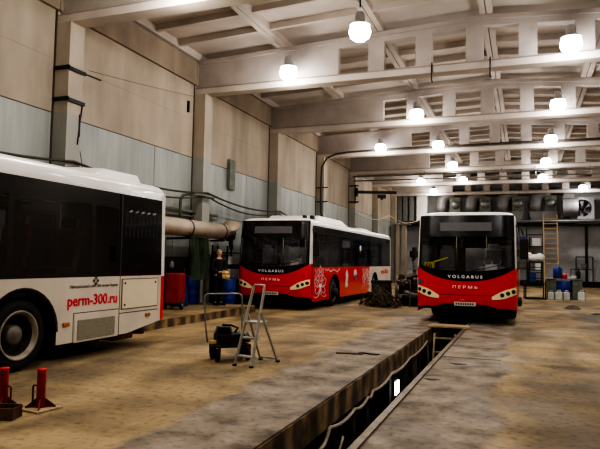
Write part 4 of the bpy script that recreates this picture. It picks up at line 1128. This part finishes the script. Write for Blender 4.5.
t = thing('workbench', 'grey metal workbench cabinet behind the white canisters', 'workbench', (1.72,30.2,0))
b = MB(); b.bbox((0,0,.93),(1.55,.7,.05),(0,0,0),.01); b.build('top', 'steel', t)
for x in (-.52,.56):
    b = MB(); b.bbox((x,0,.45),(.42,.62,.9),(0,0,0),.015); b.build('cabinet', 'greygreen', t)
b = MB(); b.bbox((0,.25,.5),(.8,.03,.7)); b.build('back_panel', 'dark_metal', t)
barrel((1.72,29.9,0), 'blue barrel standing under the workbench', .84, .30)
t = thing('blue_canister', 'blue rounded canister standing on the workbench', 'canister', (1.46,30.1,.955))
b = MB(); b.lathe([(0,0),(.18,0),(.2,.03),(.2,.42),(.16,.52),(.07,.56),(0,.56)], (0,0,0), (0,0,1), 18); b.build('can_body', 'blue', t)
b = MB(); b.cyl((0,0,.55),(0,0,.63),.05,10); b.tube([(-.1,0,.52),(-.06,0,.66),(.06,0,.66),(.1,0,.52)], .014, 6); b.build('cap', 'steel', t)
t = thing('red_can', 'small red can on the workbench right of the blue canister', 'can', (1.76,29.95,.955))
b = MB(); b.lathe([(0,0),(.11,0),(.11,.17),(.09,.2),(0,.2)], (0,0,0), (0,0,1), 14); b.build('can_body', 'red', t)
b = MB(); b.cyl((0,0,.2),(0,0,.23),.05,10); b.build('cap', 'whitebox', t)
b = MB(); b.bbox((0,0,.05),(.8,.2,.04),(0,-.05,.1),.01); b.bbox((.2,.02,.1),(.3,.14,.06),(0,0,.2),.015); tag(b.build('tool_bundle', 'whitebox', None, (2.0,30.25,.955)), 'pale tray of tools lying across the workbench', 'tray')
t = thing('bottle', 'dark bottle standing at the right end of the workbench', 'bottle', (2.34,30.0,.955))
b = MB(); b.lathe([(0,0),(.09,0),(.09,.28),(.04,.38),(.04,.45),(0,.45)], (0,0,0), (0,0,1), 12); b.build('glass_body', 'matte_black', t)
b = MB(); b.cyl((0,0,.45),(0,0,.48),.045,10); b.build('cap', 'matte_black', t)
def canister(loc, label, s=1):
    t = thing('plastic_canister', label, 'canister', loc, random.uniform(-.5,.5), 'white canisters by the bench')
    b = MB(); b.bbox((0,0,.17*s),(.26*s,.2*s,.34*s),(0,0,0),.04); b.tube([(-.06*s,0,.33*s),(-.05*s,0,.40*s),(.05*s,0,.40*s),(.06*s,0,.33*s)], .016, 6); b.build('jug', 'clear', t)
    b = MB(); b.cyl((.09*s,0,.33*s),(.09*s,0,.39*s),.03*s,10); b.build('cap', 'matte_black', t)
canister((1.16,29.35,0), 'white canister on the floor at the left end of the bench')
canister((1.48,29.25,0), 'white canister on the floor, second from the left of the bench', 1.1)
canister((1.80,29.35,0), 'white canister on the floor before the blue barrel', 1.05)
canister((2.42,29.40,0), 'white canister on the floor at the right end of the bench', 1.15)
t = thing('long_ladder', 'long yellowish ladder leaning upright behind the workbench', 'ladder', (1.65,41.2,0))
for x in (-.42,.42):
    b = MB(); b.bar((x,0,0),(x,1.5,4.9),.09,.07); b.build('rail', 'yellow_wood', t)
for k in range(14):
    z = .35+k*.33; b = MB(); b.bar((-.42,1.5*z/4.9,z),(.42,1.5*z/4.9,z),.05); b.build('rung', 'yellow_wood', t)
# fire cabinet, gate frame etc. on the end wall
t = thing('wall_frame', 'small dark gate frame standing against the right end wall', 'gate', (4.1,47.5,0))
b = MB()
for x in (-.55,.55): b.bar((x,0,0),(x,0,2.2),.07)
b.bar((-.55,0,2.2),(.55,0,2.2),.07); b.bar((-.55,0,1.3),(.55,0,1.3),.05); b.build('frame', 'black_metal', t)
b = MB(); b.bbox((-.05,0,1.55),(.35,.12,.28),(0,0,0),.02); b.build('lock_box', 'greygreen', t)
b = MB(); b.bar((-.9,0,1.3),(-.55,0,1.3),.05); b.bar((-.9,0,0),(-.9,0,1.32),.05); b.build('handrail', 'black_metal', t)
b = MB(); b.bbox((0,0,1.0),(.16,.1,2.0),(0,0,0),.02); b.bbox((0,0,.03),(.4,.4,.06)); tag(b.build('bollard', 'yellow_wood', None, (5.35,44.0,0)), 'pale post at the far right edge of the hall', 'post')

# tall shelving and machines along the end wall
def rack(loc, w, h, n, label, seed):
    rnd = random.Random(seed)
    t = thing('storage_shelf', label, 'shelf', loc)
    for x in (-w/2, w/2):
        for y in (-.3,.3):
            b = MB(); b.bar((x,y,0),(x,y,h),.07); b.build('upright', 'dark_metal', t)
    for k in range(n):
        z = h*(k+.4)/n; b = MB(); b.box(-w/2,w/2,-.33,.33,z,z+.05); b.build('shelf_board', 'dark_metal', t)
    return t
rack((-.6,46.6,0), 2.0, 3.6, 4, 'dark tall shelf against the end wall behind the right bus', 1)
rack((.75,45.8,0), 1.1, 4.2, 5, 'dark tall shelf against the end wall left of the long ladder', 2)
kk = 0
for (x, y, z, s3, m, lab) in ((.55,45.7,.39,(.5,.4,.6),'blue','blue bin on the bottom board of the shelf by the long ladder'),(.95,45.7,1.23,(.4,.4,.45),'whitebox','pale carton on the second board of the shelf by the long ladder'),
        (.55,45.7,2.07,(.45,.4,.5),'brown_wood','brown carton in the middle of the shelf by the long ladder'),(.85,45.7,2.91,(.6,.4,.55),'whitebox','white carton on the upper board of the shelf by the long ladder'),
        (-.2,46.5,1.31,(.6,.4,.5),'greygreen','grey carton on the low board of the shelf behind the right bus'),(-.1,46.5,2.21,(.5,.4,.45),'brown_wood','brown carton on the upper board of the shelf behind the right bus'),(-.15,46.5,3.11,(.5,.4,.5),'blue','blue carton on the top board of the shelf behind the right bus')):
    b = MB(); b.bbox((0,0,s3[2]/2),s3,(0,0,.08),.02); tag(b.build('carton', m, None, (x,y,z+.0)), lab, 'carton', 'cartons on the end wall shelves')
t = thing('drilling_machine', 'dark column machine between the two buses near the end wall', 'machine', (-7.6,44.2,0))
b = MB(); b.bbox((0,0,.15),(1.2,1.0,.3),(0,0,0),.04); b.build('base', 'dark_metal', t)
b = MB(); b.cyl((0,.2,.3),(0,.2,2.5),.14,14); b.build('column_tube', 'steel', t)
b = MB(); b.bbox((0,-.1,2.2),(.5,.9,.5),(0,0,0),.08); b.cyl((0,-.35,1.7),(0,-.35,2.0),.1,12); b.cyl((0,.1,2.4),(0,.1,2.7),.18,14); b.build('head', 'dark_metal', t)
b = MB(); b.bbox((0,-.3,1.1),(.8,.7,.08),(0,0,0),.01); b.build('table', 'steel', t)
t = thing('pale_column_casing', 'tall pale upright casing between the parked buses near the end wall', 'casing', (-8.72,45.0,0))
b = MB(); b.bbox((-.25,0,2.3),(.28,.4,4.6),(0,0,0),.03); b.bbox((.2,.1,2.3),(.35,.4,4.6),(0,0,0),.03); b.build('casing', 'column', t)
b = MB(); b.box(-.6,.7,-.25,.3,4.4,4.5); b.build('cap_plate', 'steel', t)

# ------------------------------------------------------------------ ventilation along the end wall
def vent(x, label, kind):
    t = thing('ventilation_unit', label, 'ventilation unit', (x,46.9,4.7), 0, 'ventilation units on the end wall')
    if kind == 'fan':
        # square casing with a round opening
        b = MB(); b.lathe([(.62,0),(.62,.5)], (.35,-.5,.95), (0,1,0), 24)
        n = 24
        for k in range(n):
            a0, a1 = 2*PI*k/n, 2*PI*(k+1)/n
            def sq(a):
                c, s = math.cos(a), math.sin(a); q = .78/max(abs(c), abs(s)); return V(.35+q*c, -.5, .95+q*s)
            def ci(a): return V(.35+.62*math.cos(a), -.5, .95+.62*math.sin(a))
            b.face([ci(a0), ci(a1), sq(a1), sq(a0)])
        b.box(-.43,1.13,-.02,.3,.17,1.73); b.build('fan_casing', 'duct', t)
        b = MB(); b.lathe([(0,0),(.16,0),(.14,.12),(0,.14)], (.35,-.25,.95), (0,-1,0), 16)
        for k in range(6):
            a = 2*PI*k/6; d = V(math.cos(a),0,math.sin(a)); n_ = V(-math.sin(a),0,math.cos(a)); o_ = V(.35,-.3,.95)
            b.face([o_+d*.14-n_*.05, o_+d*.58-n_*.16+V(0,.08,0), o_+d*.58+n_*.16-V(0,.08,0), o_+d*.14+n_*.05])
        b.build('fan_blades', 'dark_metal', t)
        b = MB(); b.lathe([(.70,0),(.70,1.0)], (-.95,-.6,1.0), (1,0,0), 24, True); b.lathe([(0,0),(.70,0)], (-.95,-.6,1.0), (1,0,0), 24, False); b.build('drum_duct', 'duct', t)
        b = MB(); b.hexa([(-1.0,-.5,1.5),(-.2,-.5,1.5),(-.2,.3,1.5),(-1.0,.3,1.5),(-.7,-.4,2.4),(-.1,-.4,2.5),(-.1,.3,2.5),(-.7,.3,2.4)]); b.build('riser', 'duct', t)
    else:
        # scroll fan: vertical rise, quarter elbow, hood underneath
        b = MB(); pts = [V(-.55,-.2,.75),V(-.55,-.2,1.2),V(-.5,-.2,1.65),V(-.3,-.2,2.0),V(.05,-.2,2.15),V(.5,-.2,2.15)]
        b.tube(pts, [.42,.44,.45,.45,.44,.42], 18); b.build('elbow', 'duct', t)
        b = MB(); b.hexa([(-.85,-.6,.1),(.75,-.6,.1),(.75,.3,.1),(-.85,.3,.1),(-1.0,-.7,.75),(.95,-.7,.75),(.95,.3,.75),(-1.0,.3,.75)]); b.build('hood', 'duct', t)
        b = MB(); b.box(.1,.9,-.5,.3,.75,1.9); b.build('filter_box', 'greygreen', t)
        b = MB(); b.lathe([(0,0),(.3,0),(.32,.05),(.32,.12),(0,.12)], (.5,-.5,1.35), (0,-1,0), 18); b.build('motor', 'steel', t)
vent(3.55, 'ventilation unit with round open fan at the right end of the end wall', 'fan')
vent(1.35, 'ventilation unit with bent duct above the long ladder', 'elbow')
vent(-.9, 'ventilation unit with bent duct next left of the long ladder', 'elbow')
vent(-3.2, 'ventilation unit with bent duct above the right bus roof', 'elbow')
vent(-5.4, 'ventilation unit with bent duct above the left corner of the right bus', 'elbow')
t = thing('white_duct', 'pale upright box duct in the gap between the two buses', 'duct', (-7.4,46.6,4.7))
b = MB(); b.bbox((0,0,1.2),(.8,.6,2.4),(0,0,0),.02); b.build('duct_body', 'whitebox', t)
b = MB(); b.bbox((.55,0,.45),(.34,.5,.3),(0,.3,0),.02); b.build('outlet', 'duct', t)
t = thing('dark_duct', 'dark grey upright ducts in the corner of the end wall', 'duct', (-8.6,46.6,4.7))
for x in (-.55,-.1,.4):
    b = MB(); b.bbox((x,0,1.2),(.34,.5,2.5),(0,0,0),.02); b.build('duct_body', 'steel', t)
b = MB(); b.cyl((-9.2,46.05,4.72),(7.6,46.05,4.72),.09,10); tag(b.build('long_pipe', 'duct'), 'long pale horizontal pipe below the ventilation units', 'pipe')
b = MB(); b.box(-9.5,7.7,46.55,47.9,4.52,4.62); tag(b.build('service_platform', 'dark_metal'), 'dark narrow platform carrying the ventilation units across the end wall', 'platform')
b = MB(); b.cyl((-9.2,46.1,7.15),(7.6,46.1,7.15),.05,8); tag(b.build('upper_pipe', 'steel'), 'thin horizontal pipe above the ventilation units', 'pipe')

# ------------------------------------------------------------------ world and view
w = bpy.data.worlds.new('world'); scn.world = w; w.use_nodes = True
w.node_tree.nodes['Background'].inputs[0].default_value = (.5,.45,.42,1); w.node_tree.nodes['Background'].inputs[1].default_value = .02
scn.view_settings.view_transform = 'AgX'
try: scn.view_settings.look = 'AgX - High Contrast'
except Exception: pass
scn.view_settings.exposure = -.25
